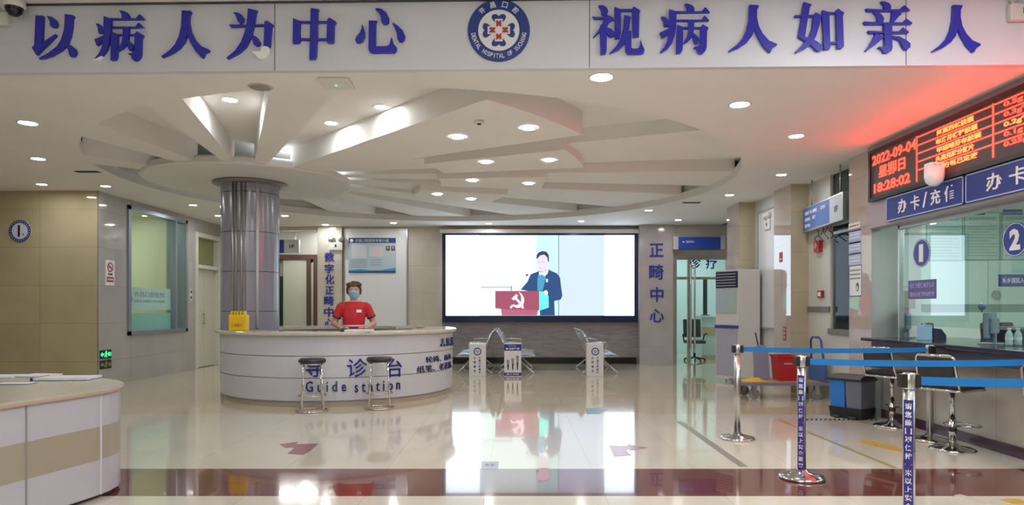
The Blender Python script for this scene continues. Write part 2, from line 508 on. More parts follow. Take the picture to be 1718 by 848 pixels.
# ---- right-hand walls and piers
PNK = tiled('pink_pier_tile', (0.50, 0.42, 0.38), (0.3, 0.26, 0.24), 0.9, 0.63, 8.15, 0.43, 0.03, 0.02, 'yz', 2.5)
nodes(PNK)[2].inputs['Specular IOR Level'].default_value = 1.0
YPI = tiled('yellow_pier_tile', (0.46, 0.405, 0.28), (0.26, 0.23, 0.16), 0.9, 0.63, 4.07, 0.30, 0.10, 0.02, 'xz', 2.5)
def pier(x0, x1, y0, y1, name, side, front):
    b = MB()
    b.m(side); b.face([(x0, y0, 0), (x0, y1, 0), (x0, y1, CEIL), (x0, y0, CEIL)])
    b.m(front)
    b.face([(x0, y0, 0), (x1, y0, 0), (x1, y0, CEIL), (x0, y0, CEIL)])
    b.face([(x0, y1, 0), (x1, y1, 0), (x1, y1, CEIL), (x0, y1, CEIL)])
    b.face([(x1, y0, 0), (x1, y1, 0), (x1, y1, CEIL), (x1, y0, CEIL)])
    b.face([(x0, y0, CEIL), (x1, y0, CEIL), (x1, y1, CEIL), (x0, y1, CEIL)])
    b.face([(x0, y0, 0), (x1, y0, 0), (x1, y1, 0), (x0, y1, 0)])
    return struct(b.build(name))
pier(4.07, 5.2, 12.3, 13.0, 'wall_right_pier', PNK, YPI)
pier(4.28, 4.75, 10.5, 11.18, 'wall_right_pier_middle', PNK, YPI)
pier(4.30, 4.75, 8.15, 8.7, 'wall_right_pier_near', PNK, mat('teal_grey_jamb', (0.36, 0.43, 0.41), 0.25))
WPLA = mat('white_plaster', (0.60, 0.60, 0.57), 0.4)
b = MB(); b.box(4.36, 4.75, 11.18, 12.3, 0, CEIL); struct(b.build('wall_right_white', WPLA))
b = MB()
for y0, y1, z0, z1 in ((9.78, 10.5, 0, CEIL), (8.7, 9.78, 0, 1.02), (8.7, 9.78, 2.5, 2.62)):
    b.box(4.56, 4.75, y0, y1, z0, z1)
struct(b.build('wall_right_alcove', WPLA))
GSTONE = noisy(mat('grey_stone', (0.17, 0.165, 0.16), 0.4), 20, 0.2)
b = MB(); b.box(4.535, 4.56, 9.78, 10.5, 1.26, 1.34); struct(b.build('trim_rail', GSTONE))
b = MB(); b.box(4.52, 4.6, 8.7, 9.78, 0.94, 1.02); struct(b.build('trim_sill', GSTONE))
DGL = mat('dark_glass', (0.022, 0.035, 0.038), 0.05)
w2 = MB().box(4.6, 4.63, 8.7, 9.78, 1.02, 2.5).box(4.6, 4.63, 8.7, 9.78, 2.62, CEIL).build('window_2', DGL); struct(w2)
MB().box(4.585, 4.605, 8.7, 9.78, 2.38, 2.42).box(4.585, 4.605, 9.74, 9.78, 1.02, CEIL).build('window_frame', STEEL, w2)
b = MB(); b.box(4.75, 4.9, 8.15, 12.3, 0, CEIL); struct(b.build('wall_right_core', WHITE))

# ---- left window and the room behind it
FRM = mat('blue_grey_frame', (0.30, 0.34, 0.42), 0.3, 0.6)
w1 = MB()
for y0, y1, z0, z1 in ((11.95, 12.03, 0.83, 3.15), (14.02, 14.1, 0.83, 3.15), (11.95, 14.1, 0.83, 0.90), (11.95, 14.1, 3.08, 3.15), (13.60, 13.65, 0.9, 3.08)):
    w1.box(-7.06, -6.87, y0, y1, z0, z1)
w1 = w1.build('window_1', FRM); struct(w1)
GLT = glass('teal_glass', (0.84, 0.96, 0.91), 1.6)
MB().box(-6.99, -6.975, 12.03, 14.02, 0.90, 3.08).build('pane', GLT, w1)
FROST = mat('frosted_teal_film', (0.22, 0.50, 0.43), 0.4)
FROST2 = mat('frosted_pale_film', (0.40, 0.62, 0.56), 0.4)
fl = MB(); F = FXL(-6.97)
fl.m(FROST2).rect(F, 12.03, 1.28, 13.60, 1.70, 0, 0.003)
fl.m(FROST).rect(F, 12.03, 0.90, 13.60, 1.22, 0, 0.003)
fl.m(mat('film_print', (0.10, 0.28, 0.30), 0.5)).annulus(F, 12.16, 1.48, 0.05, 0.07, 0.003, 0.005, 20)
fl.text('许昌口腔医院', F, 12.28, 1.52, 13.35, 1.62, 0.005, 0.003).text('DENTAL HOSPITAL OF XUCHANG', F, 12.28, 1.42, 13.35, 1.47, 0.005, 0.003)
fl.build('frosted_film', None, w1)
b = MB(); b.box(-9.6, -7.05, 14.3, 14.4, 0, CEIL); struct(b.build('wall_left_room', mat('green_cream_paint', (0.60, 0.58, 0.43), 0.35)))
d1 = MB()
CREAM = mat('cream_door', (0.62, 0.60, 0.50), 0.3)
for y0, y1, z0, z1 in ((14.45, 14.55, 0, 2.96), (15.55, 15.65, 0, 2.96), (14.55, 15.55, 2.86, 2.96), (14.55, 15.55, 2.18, 2.26)):
    d1.box(-7.08, -6.86, y0, y1, z0, z1, 0.01)
d1 = d1.build('door_1', mat('cream_frame', (0.66, 0.66, 0.60), 0.3)); struct(d1)
MB().box(-7.0, -6.99, 14.55, 15.55, 2.26, 2.86).build('transom_pane', mat('olive_pane', (0.26, 0.29, 0.12), 0.08), d1)
for y0, y1 in ((14.55, 15.045), (15.055, 15.55)):
    lf = MB().box(-7.02, -6.975, y0, y1, 0.01, 2.18, 0.006).build('door_leaf', CREAM, d1)
MB().cyl((-6.94, 15.0, 0.95), (-6.94, 15.0, 1.2), 0.012).box(-6.975, -6.93, 14.99, 15.01, 0.95, 0.97).box(-6.975, -6.93, 14.99, 15.01, 1.18, 1.2).build('door_handle', STEEL, d1)
# ---- corridor beyond the back-left opening
CW = mat('corridor_wall', (0.50, 0.50, 0.44), 0.3)
b = MB(); b.box(-7.3, -4.0, 18.6, 18.7, 0, 3.5); b.box(-7.3, -7.2, 16.15, 18.6, 0, 3.5); b.box(-4.1, -4.0, 16.15, 18.6, 0, 3.5)
struct(b.build('wall_corridor', CW))
b = MB(); b.box(-7.3, -4.0, 16.15, 18.7, 3.42, 3.5); struct(b.build('ceiling_corridor', WHITE))
BRN = mat('brown_wood', (0.085, 0.045, 0.032), 0.35)
def yz18(x0, y0, x1, y1, Y=18.55):
    a = on_y(x0, y0, Y); c = on_y(x1, y1, Y); return min(a[0], c[0]), max(a[0], c[0]), min(a[1], c[1]), max(a[1], c[1])
d2 = MB()
x0, x1, z0, z1 = yz18(462, 428, 533, 436); d2.box(x0, x1, 18.45, 18.6, z0, z1)
for a in ((516, 523), (527.5, 533), (462, 469)):
    x0, x1, _, _ = yz18(a[0], 430, a[1], 440); d2.box(x0, x1, 18.45, 18.6, 0, z0)
zt = z0
d2 = d2.build('door_2', BRN); struct(d2)
x0, x1, _, _ = yz18(476, 440, 516, 500); MB().box(x0, x1, 18.5, 18.54, 0.01, zt, 0.005).build('door_leaf', mat('pale_green_door', (0.50, 0.51, 0.43), 0.25), d2)
x0, x1, _, _ = yz18(523, 440, 527.5, 500); MB().box(x0, x1, 18.5, 18.54, 0.01, zt - 0.08).build('side_panel', mat('pale_strip', (0.45, 0.46, 0.40), 0.3), d2)
x0, x1, z0, z1 = yz18(469, 464, 476, 600); MB().box(x0, x1, 18.5, 18.54, 0.0, z1).build('dark_gap', mat('dark_green_glass', (0.012, 0.04, 0.03), 0.1), d2)
lp = MB().box(-6.05, -5.0, 17.1, 17.32, 3.39, 3.42).build('ceiling_light', emis('corridor_tube', (1, 0.99, 0.95), LIGHT['corridor'] * 3))
tag(lp, 'long white tube light on the corridor ceiling above the hanging floor sign', 'ceiling light')
for i, (lx, ly, lab) in enumerate(((-5.55, 17.75, 'round light on the corridor ceiling behind the hanging floor sign, nearer one'), (-5.2, 18.25, 'round light on the corridor ceiling deepest in the corridor'))):
    o = MB().cyl((lx, ly, 3.40), (lx, ly, 3.42), 0.09, seg=20).build('downlight', emis('corridor_spot', (1, 1, 0.97), LIGHT['corridor'] * 5)); tag(o, lab, 'downlight')

# ---- clinic beyond the glass door
CLW = mat('clinic_wall', (0.70, 0.78, 0.78), 0.3)
b = MB(); b.box(3.2, 7.2, 20.0, 20.1, 0, CEIL); b.box(3.2, 3.3, 16.15, 20, 0, CEIL); b.box(7.1, 7.2, 15.85, 20, 0, CEIL); b.box(5.3, 7.2, 15.75, 15.85, 0, CEIL)
struct(b.build('wall_clinic_room', CLW))
b = MB(); b.box(3.2, 7.2, 15.85, 20.1, CEIL, CEIL + 0.05); struct(b.build('ceiling_clinic', WHITE))
for i, (lx, ly, lab) in enumerate(((4.7, 16.8, 'clinic ceiling panel light just inside the glass door'), (5.0, 18.6, 'clinic ceiling panel light at the far end of the clinic'))):
    o = MB().box(lx - 0.5, lx + 0.5, ly - 0.15, ly + 0.15, CEIL - 0.02, CEIL).build('ceiling_light', emis('clinic_light', (0.85, 1, 1), LIGHT['clinic'])); tag(o, lab, 'ceiling light')
# ---- left room light
o = MB().box(-8.7, -8.1, 12.2, 13.4, CEIL - 0.03, CEIL).build('ceiling_light', emis('left_room_light', (1, 0.98, 0.86), LIGHT['left_room'])); tag(o, 'panel light on the ceiling of the room behind the teal window', 'ceiling light')
# ---- reception room
RW = mat('mint_wall', (0.60, 0.70, 0.67), 0.4)
b = MB().m(RW); b.box(4.9, 9.5, 11, 11.1, 0, 3.0); b.box(9.4, 9.5, 2.5, 11, 0, 3.0); b.box(4.6, 9.5, 2.4, 2.5, 0, 3.9)
F = FY(11.0)
b.m(mat('wall_joint', (0.30, 0.42, 0.40), 0.5))
for z in (2.36,): b.rect(F, 4.9, z, 9.4, z + 0.012, 0, 0.002)
for x in (6.05, 7.7, 8.4): b.rect(F, x, 0, x + 0.012, 3.0, 0, 0.002)
b.m(mat('grey_green_band', (0.22, 0.30, 0.29), 0.4)).rect(F, 6.6, 1.25, 9.4, 1.38, 0, 0.004)
struct(b.build('wall_reception'))
b = MB(); b.box(4.43, 9.5, 2.5, 8.14, 3.0, 3.1); b.box(4.9, 9.5, 8.14, 11.1, 3.0, 3.1); struct(b.build('ceiling_reception', WHITE))
for lx, ly, lab in ((6.3, 9.3, 'ceiling panel light deep inside the reception office'), (6.3, 6.2, 'ceiling panel light in the middle of the reception office'), (6.3, 3.6, 'ceiling panel light at the near end of the reception office')):
    o = MB().box(lx - 0.3, lx + 0.3, ly - 0.6, ly + 0.6, 2.97, 3.0).build('ceiling_light', emis('office_light', (0.9, 1, 0.97), LIGHT['reception'])); tag(o, lab, 'ceiling light')
# fascia over the reception windows
PURP = mat('mauve_panel', (0.34, 0.29, 0.33), 0.35)
b = MB(); b.box(4.24, 4.42, 2.4, 8.13, 2.27, CEIL); b.box(4.24, 4.42, 2.4, 5.35, CEIL, 3.8); struct(b.build('wall_right', PURP))
w3 = MB().box(4.42, 4.48, 2.5, 2.56, 0.97, 2.27).box(4.42, 4.48, 7.77, 7.8, 0.97, 2.27).box(4.42, 4.48, 2.5, 7.8, 2.23, 2.27).build('window_3', STEEL); struct(w3)
MB().box(4.445, 4.455, 2.56, 7.77, 1.12, 2.23).build('pane', glass('office_glass', (0.88, 0.98, 0.96), 2.3), w3)

# ---- hall lamps over the photographer (unseen panels, put in to light the fascia)
for i, (lx, ly, lab) in enumerate(((-3.0, -1.6, 'unseen ceiling panel light of the front hall, left of the camera'), (0.6, 1.6, 'unseen ceiling panel light of the front hall, above the camera'), (3.2, 3.2, 'unseen ceiling panel light of the front hall, near the reception counter'), (-1.5, -2.0, 'unseen ceiling panel light of the front hall, behind the camera'))):
    o = MB().box(lx - 0.6, lx + 0.6, ly - 0.3, ly + 0.3, 3.77, 3.80).build('ceiling_light', emis('hall_light', (0.93, 0.96, 1.0), LIGHT['hall'])); tag(o, lab, 'ceiling light')

# ---- glass door to the clinic
d3 = MB()
YD = 15.7
for x0, x1, y0, y1, z0, z1 in ((3.645, 3.72, 15.6, 15.72, 0, 2.52), (4.88, 4.95, 15.6, 15.72, 0, 2.52), (3.72, 4.88, 15.64, 15.72, 2.44, 2.52), (3.98, 4.05, 15.62, 15.70, 0, 2.44), (3.72, 3.98, 15.64, 15.7, 1.98, 2.04), (4.05, 4.88, 15.64, 15.7, 1.98, 2.04)):
    d3.box(x0, x1, y0, y1, z0, z1)
d3 = d3.build('door_3', STEEL); struct(d3)
MB().box(3.72, 3.98, 15.665, 15.675, 0, 2.44).build('pane', glass('door_glass', (0.90, 0.99, 0.98), 1.5), d3)
MB().box(4.05, 4.88, 15.665, 15.675, 0.01, 2.44).build('pane', MATS['door_glass'], d3)
for hx in (4.03, 4.12):
    MB().tube([(hx, 15.66, 0.28), (hx, 15.55, 0.30), (hx, 15.54, 0.4), (hx, 15.54, 2.5 - 0.25), (hx, 15.55, 2.36), (hx, 15.66, 2.38)], 0.024).build('door_handle', CHROME, d3)
lt = MB(); F = FY(15.66); lt.m(BLUE)
x0, z0 = on_y(1154, 452, 15.66); x1, z1 = on_y(1176, 431, 15.66); lt.text('诊', F, x0, z0, x1, z1, 0.006, 0, 0.02).build('lettering', None, d3); lt = MB().m(BLUE)
x0, z0 = on_y(1184, 452, 15.66); x1, z1 = on_y(1204, 431, 15.66); lt.text('疗', F, x0, z0, x1, z1, 0.006, 0, 0.02)
lt.build('lettering', None, d3)

# ---- round pillar and its canopy
PIL = tiled('aluminium_panel', (0.30, 0.30, 0.36), (0.07, 0.07, 0.08), 30, 0.59, 15, 0.09, 0.2, 0.0, 'xz', 3.0, namount=0.03)
nodes(PIL)[2].inputs['Metallic'].default_value = 0.15
for nd in nodes(PIL)[0]:
    if nd.type == 'TEX_BRICK': nd.inputs['Mortar Size'].default_value = 0.006
b = MB(); b.lathe((QX, QY, 0), [(0.42, 0.0), (0.42, 3.26)], 64)
pil = b.build('pillar', PIL); struct(pil)
MB().lathe((QX, QY, 0), [(0.42, 3.165), (0.54, 3.195), (0.54, 3.215), (0.42, 3.215)], 56).build('collar', mat('grey_collar', (0.22, 0.21, 0.22), 0.3, 0.4), pil)
for px, r, mm in ((394, 0.012, STEEL), (399, 0.010, STEEL), (407, 0.014, STEEL), (413, 0.008, STEEL), (431, 0.022, mat('white_pipe', (0.62, 0.62, 0.64), 0.3))):
    t = math.asin(max(-1, min(1, (px - 420.5) / 47.5)))
    dx, dy = math.sin(t + math.atan2(-QX, QY)), -math.cos(t + math.atan2(-QX, QY))
    MB().cyl((QX + dx * 0.43, QY + dy * 0.43, 1.02), (QX + dx * 0.43, QY + dy * 0.43, 3.19), r, seg=10).build('conduit', mm, pil)
b = MB(); b.lathe((QX, QY, 0), [(0.4, 3.22), (1.46, 3.22), (1.49, 3.235), (1.49, 3.31), (1.44, 3.34), (0.4, 3.34)], 96)
for f in b.bm.faces: f.smooth = False
cn = b.build('ceiling_canopy', WHITE); struct(cn)
cv = emis('cove_strip', (0.86, 0.93, 1.0), LIGHT['cove'])
b = MB(); b.lathe((QX, QY, 0), [(1.30, 3.342), (1.38, 3.342), (1.38, 3.362), (1.30, 3.362), (1.30, 3.342)], 60, math.radians(-90 + 30), math.radians(-90 + 150), smooth=False)
b.build('cove_light', cv, cn)                                     # strip lamp lying on the canopy, shining into the slots

# ================================================================== THE THINGS
# ---- raised slogan characters on the fascia (outlines in 1/8.483 px of their own 120x100 px field)
GL = {
'以': [[(200,155),(305,157),(298,330),(288,545),(400,470),(480,415),(492,432),(400,530),(300,625),(210,715),(145,610),(180,580),(192,350)],
  [(355,162),(430,175),(480,215),(503,265),(500,300),(475,325),(425,322),(405,300),(400,235),(375,190)],
  [(615,135),(730,150),(738,165),(720,195),(712,330),(690,450),(650,545),(700,580),(755,625),(775,665),(765,710),(735,740),(695,740),(675,710),(660,640),(630,580),(560,650),(430,725),(330,760),(245,772),(262,752),(390,680),(500,595),(560,500),(600,370),(612,250)]],
'病': [[(450,88),(490,85),(560,110),(588,150),(590,205),(490,205),(482,130)],
  [(330,192),(500,197),(690,195),(735,140),(755,145),(808,208),(500,214),(330,214)],
  [(232,165),(335,198),(328,400),(312,520),(275,640),(210,725),(120,778),(105,765),(160,700),(205,610),(222,500),(230,330)],
  [(118,268),(170,275),(220,320),(237,330),(237,400),(155,402),(150,330)],
  [(230,440),(230,500),(160,560),(132,580),(100,495),(150,475)],
  [(325,312),(680,315),(725,260),(740,262),(798,325),(560,332),(325,332)],
  [(345,385),(430,418),(425,600),(418,740),(395,785),(330,790),(335,560)],
  [(425,418),(670,418),(705,382),(790,430),(765,480),(760,700),(745,750),(700,795),(660,795),(630,765),(620,725),(578,705),(590,695),(640,690),(668,650),(672,437),(425,437)],
  [(505,325),(588,325),(580,430),(575,500),(640,560),(660,595),(645,640),(600,655),(580,620),(565,545),(500,620),(425,662),(440,630),(490,530),(505,430)]],
'人': [[(405,85),(530,90),(538,105),(515,150),(510,250),(535,380),(590,490),(680,590),(795,640),(792,662),(735,690),(705,755),(685,755),(600,665),(520,530),(478,430),(440,530),(370,620),(260,695),(125,748),(110,738),(230,650),(310,560),(365,440),(395,300)]],
'为': [[(200,112),(260,110),(320,140),(350,190),(345,235),(315,258),(318,292),(290,292),(290,260),(262,235),(240,165)],
  [(140,283),(385,287),(655,280),(655,302),(385,310),(160,320)],
  [(410,55),(540,85),(525,110),(500,260),(465,430),(430,500),(380,600),(280,690),(115,772),(105,755),(230,650),(310,530),(360,400),(390,260)],
  [(450,435),(500,440),(550,475),(580,530),(570,575),(530,588),(490,570),(475,500),(440,475)],
  [(645,235),(695,235),(768,290),(745,310),(735,440),(720,606),(630,594),(638,440)]],
'中': [[(365,50),(478,65),(465,100),(462,400),(445,740),(420,775),(345,778),(355,400)],
  [(115,195),(215,232),(212,520),(190,548),(110,548)],
  [(205,234),(360,236),(360,260),(205,257)],[(455,236),(605,236),(605,260),(455,260)],
  [(205,478),(352,480),(352,504),(205,502)],[(450,480),(602,482),(602,505),(450,504)],
  [(630,185),(725,245),(700,290),(695,520),(680,545),(605,545),(590,520),(600,215)]],
'心': [[(245,320),(258,350),(282,430),(283,500),(250,560),(200,585),(160,580),(145,545),(160,500),(215,440),(238,380)],
  [(340,270),(455,272),(440,310),(435,635),(600,632),(635,600),(655,510),(665,510),(690,600),(735,650),(735,690),(700,725),(400,730),(350,715),(335,670)],
  [(428,108),(450,95),(520,105),(590,160),(625,230),(622,290),(590,322),(545,318),(520,295),(510,220),(480,150)],
  [(668,308),(690,305),(760,350),(820,410),(850,480),(848,530),(815,568),(765,568),(745,530),(735,440),(700,360)]],
'视': [[(198,98),(260,92),(320,130),(340,180),(325,218),(300,245),(240,215),(232,150)],
  [(115,250),(140,262),(275,262),(310,230),(380,255),(425,300),(390,310),(360,330),(320,400),(315,440),(222,472),(130,552),(125,545),(190,470),(225,400),(225,370),(240,380),(280,288),(140,290)],
  [(218,440),(320,430),(315,740),(300,785),(230,795)],
  [(318,405),(385,435),(440,490),(430,530),(370,548),(335,520),(318,480)],
  [(425,120),(520,155),(515,500),(500,560),(435,570),(428,400)],
  [(500,150),(690,150),(690,178),(500,178)],
  [(690,120),(715,122),(795,175),(778,210),(772,540),(690,550),(680,440),(675,150)],
  [(565,235),(665,260),(650,310),(630,460),(665,460),(665,700),(690,712),(760,710),(785,670),(800,580),(810,640),(850,720),(845,770),(800,785),(610,785),(580,740),(575,630),(500,720),(370,780),(358,775),(450,680),(515,560),(550,420)]],
'如': [[(225,48),(338,85),(310,130),(285,260),(240,545),(150,545),(185,330),(205,180)],
  [(150,543),(240,540),(330,570),(400,600),(480,660),(500,705),(470,740),(430,748),(395,725),(320,650),(240,600)],
  [(360,225),(385,198),(415,205),(480,255),(462,285),(445,380),(400,530),(330,650),(230,720),(115,770),(110,755),(210,650),(300,550),(345,430),(360,280)],
  [(95,238),(370,232),(370,255),(110,262)],
  [(485,165),(585,195),(590,400),(600,690),(590,715),(510,725),(505,500),(485,280)],
  [(575,195),(690,195),(690,216),(575,218)],[(590,615),(700,615),(700,640),(590,642)],
  [(680,165),(710,145),(795,205),(775,250),(790,680),(770,705),(700,710),(690,500)]],
'亲': [[(385,40),(440,42),(505,70),(528,110),(520,165),(430,165),(425,90)],
  [(170,142),(430,158),(650,152),(700,100),(725,102),(800,170),(700,182),(195,182)],
  [(280,190),(320,185),(390,225),(428,280),(415,348),(345,348),(325,240)],
  [(545,178),(600,180),(682,220),(640,250),(560,345),(525,345)],
  [(140,328),(420,340),(690,340),(740,285),(825,345),(822,362),(165,365)],
  [(425,345),(540,345),(542,560),(545,700),(530,745),(490,765),(425,770),(405,725),(345,690),(355,680),(410,685),(440,660),(430,480)],
  [(200,458),(432,468),(432,490),(225,492)],[(538,468),(640,465),(690,410),(775,470),(775,490),(538,490)],
  [(310,490),(400,535),(432,555),(400,567),(300,660),(180,745),(165,735),(220,660),(285,545)],
  [(540,530),(640,540),(740,590),(798,640),(795,695),(760,725),(720,720),(690,670),(650,590),(540,548)]]}
def slogan(ch, ox, oy, label, extra=None):
    b = MB()
    for i, poly in enumerate(GL[ch]):
        b.prism([on_fascia(ox + x / 8.483, oy + y / 8.483) for x, y in poly], FF, -0.002, 0.028 + 0.0004 * i)
    o = b.build('slogan_character', BLUE); tag(o, label, 'lettering', 'raised slogan characters on the fascia')
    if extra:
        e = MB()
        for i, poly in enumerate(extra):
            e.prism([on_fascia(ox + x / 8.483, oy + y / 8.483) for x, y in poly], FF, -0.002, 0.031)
        o2 = e.build('white_tip', mat('tip_white', (0.85, 0.85, 0.85), 0.3), o); o2['label'] = 'white tip at the end of the stroke'  # stroke ends drawn as separate white pieces
    return o
slogan('以', 40, 10, 'raised blue character 以, first of the slogan at the far left of the fascia')
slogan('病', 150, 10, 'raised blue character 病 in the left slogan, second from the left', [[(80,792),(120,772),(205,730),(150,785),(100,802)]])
slogan('人', 260, 10, 'raised blue character 人 in the left slogan, between 病 and 为')
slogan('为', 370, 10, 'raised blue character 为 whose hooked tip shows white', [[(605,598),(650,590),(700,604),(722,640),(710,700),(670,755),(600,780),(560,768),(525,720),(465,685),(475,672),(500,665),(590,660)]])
slogan('中', 480, 10, 'raised blue character 中 on the fascia, just right of the panel joint')
slogan('心', 580, 5, 'raised blue character 心 on the fascia, last before the round emblem')
slogan('视', 980, 0, 'raised blue character 视 on the fascia, first after the round emblem')
slogan('病', 1094.5, -1.5, 'raised blue character 病 in the right slogan, beside 视')
slogan('人', 1208, 0.5, 'raised blue character 人 in the right slogan, between 病 and 如')
slogan('如', 1320, 0, 'raised blue character 如 in the right slogan')
slogan('亲', 1430, 0, 'raised blue character 亲 over a fascia joint')
slogan('人', 1548, 0.5, 'raised blue character 人, last of the slogan at the far right of the fascia')

# ---- round emblem
EMB = mat('emblem_blue', (0.015, 0.04, 0.24), 0.35)
def emblem(b, F, cu, cv, R, full=True):
    k = R / 1.0
    b.m(PRINTW).disc(F, cu, cv, R * 0.70, None, 0, 0.012)
    b.m(EMB).annulus(F, cu, cv, R * 0.665, R, 0, 0.016, 64)
    for q in range(4):
        a = q * PI / 2
        def T(p): return (cu + k * (p[0] * math.cos(a) - p[1] * math.sin(a)), cv + k * (p[0] * math.sin(a) + p[1] * math.cos(a)))
        heart = [(0, 0.12), (0.13, 0.26), (0.21, 0.36), (0.235, 0.44), (0.20, 0.50), (0.12, 0.52), (0.05, 0.50), (0, 0.45), (-0.05, 0.50), (-0.12, 0.52), (-0.20, 0.50), (-0.235, 0.44), (-0.21, 0.36), (-0.13, 0.26)]
        b.m(EMB).prism([T(p) for p in heart], F, 0.012, 0.016)
    b.m(PRINTW)
    for s in (0, 1):
        w, h = (0.125, 0.36) if s == 0 else (0.36, 0.125)
        b.rect(F, cu - w * k, cv - h * k, cu + w * k, cv + h * k, 0.016, 0.018 + s * 0.0005)
    if full:
        b.m(mat('emblem_red', (0.45, 0.03, 0.03), 0.4))
        for q in range(4):
            a = q * PI / 2
            def T(p): return (cu + k * (p[0] * math.cos(a) - p[1] * math.sin(a)), cv + k * (p[0] * math.sin(a) + p[1] * math.cos(a)))
            b.prism([T(p) for p in ((-0.08, 0.10), (-0.03, 0.12), (0, 0.16), (0.03, 0.12), (0.08, 0.10), (0.085, 0.31), (0.03, 0.30), (0, 0.26), (-0.03, 0.30), (-0.085, 0.31))], F, 0.018, 0.021)
        b.m(PRINTW)
        for i, ch in enumerate('许昌口腔'):
            t = PI / 2 + (1.5 - i) * 0.47
            def wp(u, v, t=t): return (cu + v * math.cos(t) + u * math.sin(t), cv + v * math.sin(t) - u * math.cos(t))
            b.text(ch, F, -0.09 * R, 0.735 * R, 0.09 * R, 0.93 * R, 0.019, 0.016, 0.01, warp=wp)
        s = 'DENTAL HOSPITAL OF XUCHANG'
        for i, ch in enumerate(s):
            if ch == ' ': continue
            t = PI * 1.5 + (i - (len(s) - 1) / 2) * 0.113
            hw = (0.012 if ch == 'I' else 0.04) * R
            b.text(ch, F, -hw, -0.90 * R, hw, -0.755 * R, 0.019, 0.016, 0.01, warp=lambda u, v, t=t: (cu + (-v) * math.cos(t) - u * math.sin(t), cv + (-v) * math.sin(t) + u * math.cos(t)))
b = MB(); u, v = on_fascia(837, 52); u2, _ = on_fascia(889, 52)
emblem(b, FF, u, v, u2 - u); tag(b.build('round_emblem'), 'round blue and white emblem with a red cross in a blue clover', 'emblem')

# ---- vertical wall lettering
def wall_chars(chars, cells, F, on, lab, group):
    for ch, (x0, y0, x1, y1) in zip(chars, cells):
        a = on(x0, y1); c = on(x1, y0)
        b = MB().m(mat('raised_blue', (0.03, 0.035, 0.33), 0.3)).text(ch, F, a[0], a[1], c[0], c[1], 0.02, -0.001, 0.012)
        tag(b.build('wall_character'), lab % ch, 'lettering', group)
Y = 15.9
wall_chars('数字化正畸中心', [(545, 424, 561, 439), (545, 443, 560, 459), (546, 461, 561, 477), (546, 481, 560, 494), (544, 497, 560, 513), (544, 516, 560, 532), (545, 535, 560, 550)], FY(15.9), lambda x, y: on_y(x, y, 15.9), 'small blue raised character %s on the beige pier beside the whiteboard', 'blue characters on the beige pier')
wall_chars('正畸中心', [(1090, 409, 1113, 431), (1089, 444, 1113, 470), (1091, 482, 1113, 507), (1090, 519, 1114, 541)], FY(15.6), lambda x, y: on_y(x, y, 15.6), 'large blue raised character %s on the column beside the big screen', 'blue characters on the column')

# ---- the big LED screen
def px2(F_Y): return lambda x, y: on_y(x, y, F_Y)
t = thing('led_screen', 'large lit video wall showing a man speaking at a lectern', 'screen', (0.57, 15.82, 1.0))
q = px2(15.82)
SNAVY = mat('screen_frame_navy', (0.010, 0.014, 0.07), 0.2)
xa, za = q(742, 541); xb, zb = q(1071.5, 392); xs0, zs0 = q(748, 530); xs1, zs1 = q(1064, 395)
f = MB()
for r in ((xa, xs0, za, zb), (xs1, xb, za, zb), (xs0, xs1, za, zs0), (xs0, xs1, zs1, zb)):
    f.box(r[0], r[1], 15.80, 15.93, r[2], r[3])
f.build('frame', SNAVY, t)
F = FY(15.83)
SC = LIGHT['screen']
def E(name, c, k=1.0): return emis('screen_' + name, c, SC * k)
p = MB()
def R_(m, x0, y0, x1, y1, d):
    a = q(x0, y1); c = q(x1, y0); p.m(m).rect(F, a[0], a[1], c[0], c[1], 0, d)
def P_(m, pts, d): p.m(m).prism([q(*w) for w in pts], F, 0, d)
def CR(cx, cy, pts): return [(800 + x * 0.17682, 390 + y * 0.17682) for x, y in pts]   # crop -> px
R_(E('white', (0.72, 0.86, 1.0), 1.4), 747, 394, 1065, 531, 0.001)
R_(E('cream', (0.80, 0.98, 1.0), 0.52), 805, 395, 908, 530, 0.002)
R_(E('mint', (0.62, 0.98, 1.0), 0.42), 900, 395, 937, 530, 0.003)
R_(E('pale', (0.66, 0.80, 1.0), 0.42), 937, 395, 1014, 530, 0.0035)
R_(E('line', (0.40, 0.55, 0.75), 0.25), 936.5, 395, 938, 530, 0.004)
R_(E('sill', (0.55, 0.75, 0.80), 0.35), 806, 481, 857, 483.5, 0.004)
P_(E('suit', (0.010, 0.055, 0.17), 0.55), CR(0, 0, [(415,545),(480,470),(510,400),(580,372),(600,365),(680,355),(760,390),(790,430),(800,520),(812,600),(795,640),(735,652),(740,790),(600,790),(590,560),(500,560)]), 0.005)
P_(E('jumper', (0.05, 0.25, 0.42), 0.6), CR(0, 0, [(585,390),(660,385),(650,450),(625,555),(575,555),(575,450)]), 0.006)
P_(E('collar', (0.8, 0.95, 1.0), 0.8), CR(0, 0, [(588,372),(620,385),(680,352),(670,395),(640,415),(615,395),(600,410)]), 0.007)
P_(E('face', (0.62, 0.50, 0.66), 0.62), CR(0, 0, [(570,255),(590,215),(640,205),(672,240),(675,290),(668,340),(640,372),(610,378),(590,355),(580,320)]), 0.0075)
P_(E('hair', (0.02, 0.035, 0.10), 0.5), CR(0, 0, [(565,255),(568,215),(590,190),(625,178),(660,185),(682,215),(685,270),(675,285),(668,240),(640,212),(600,220),(580,245)]), 0.008)
P_(E('brow', (0.35, 0.28, 0.42), 0.5), CR(0, 0, [(583,283),(602,279),(603,284),(584,288)]), 0.008); P_(E('brow', (0, 0, 0)), CR(0, 0, [(622,280),(645,281),(645,286),(622,285)]), 0.008)
P_(E('lip', (0.55, 0.28, 0.42), 0.5), CR(0, 0, [(592,340),(614,337),(614,343),(594,345)]), 0.008)
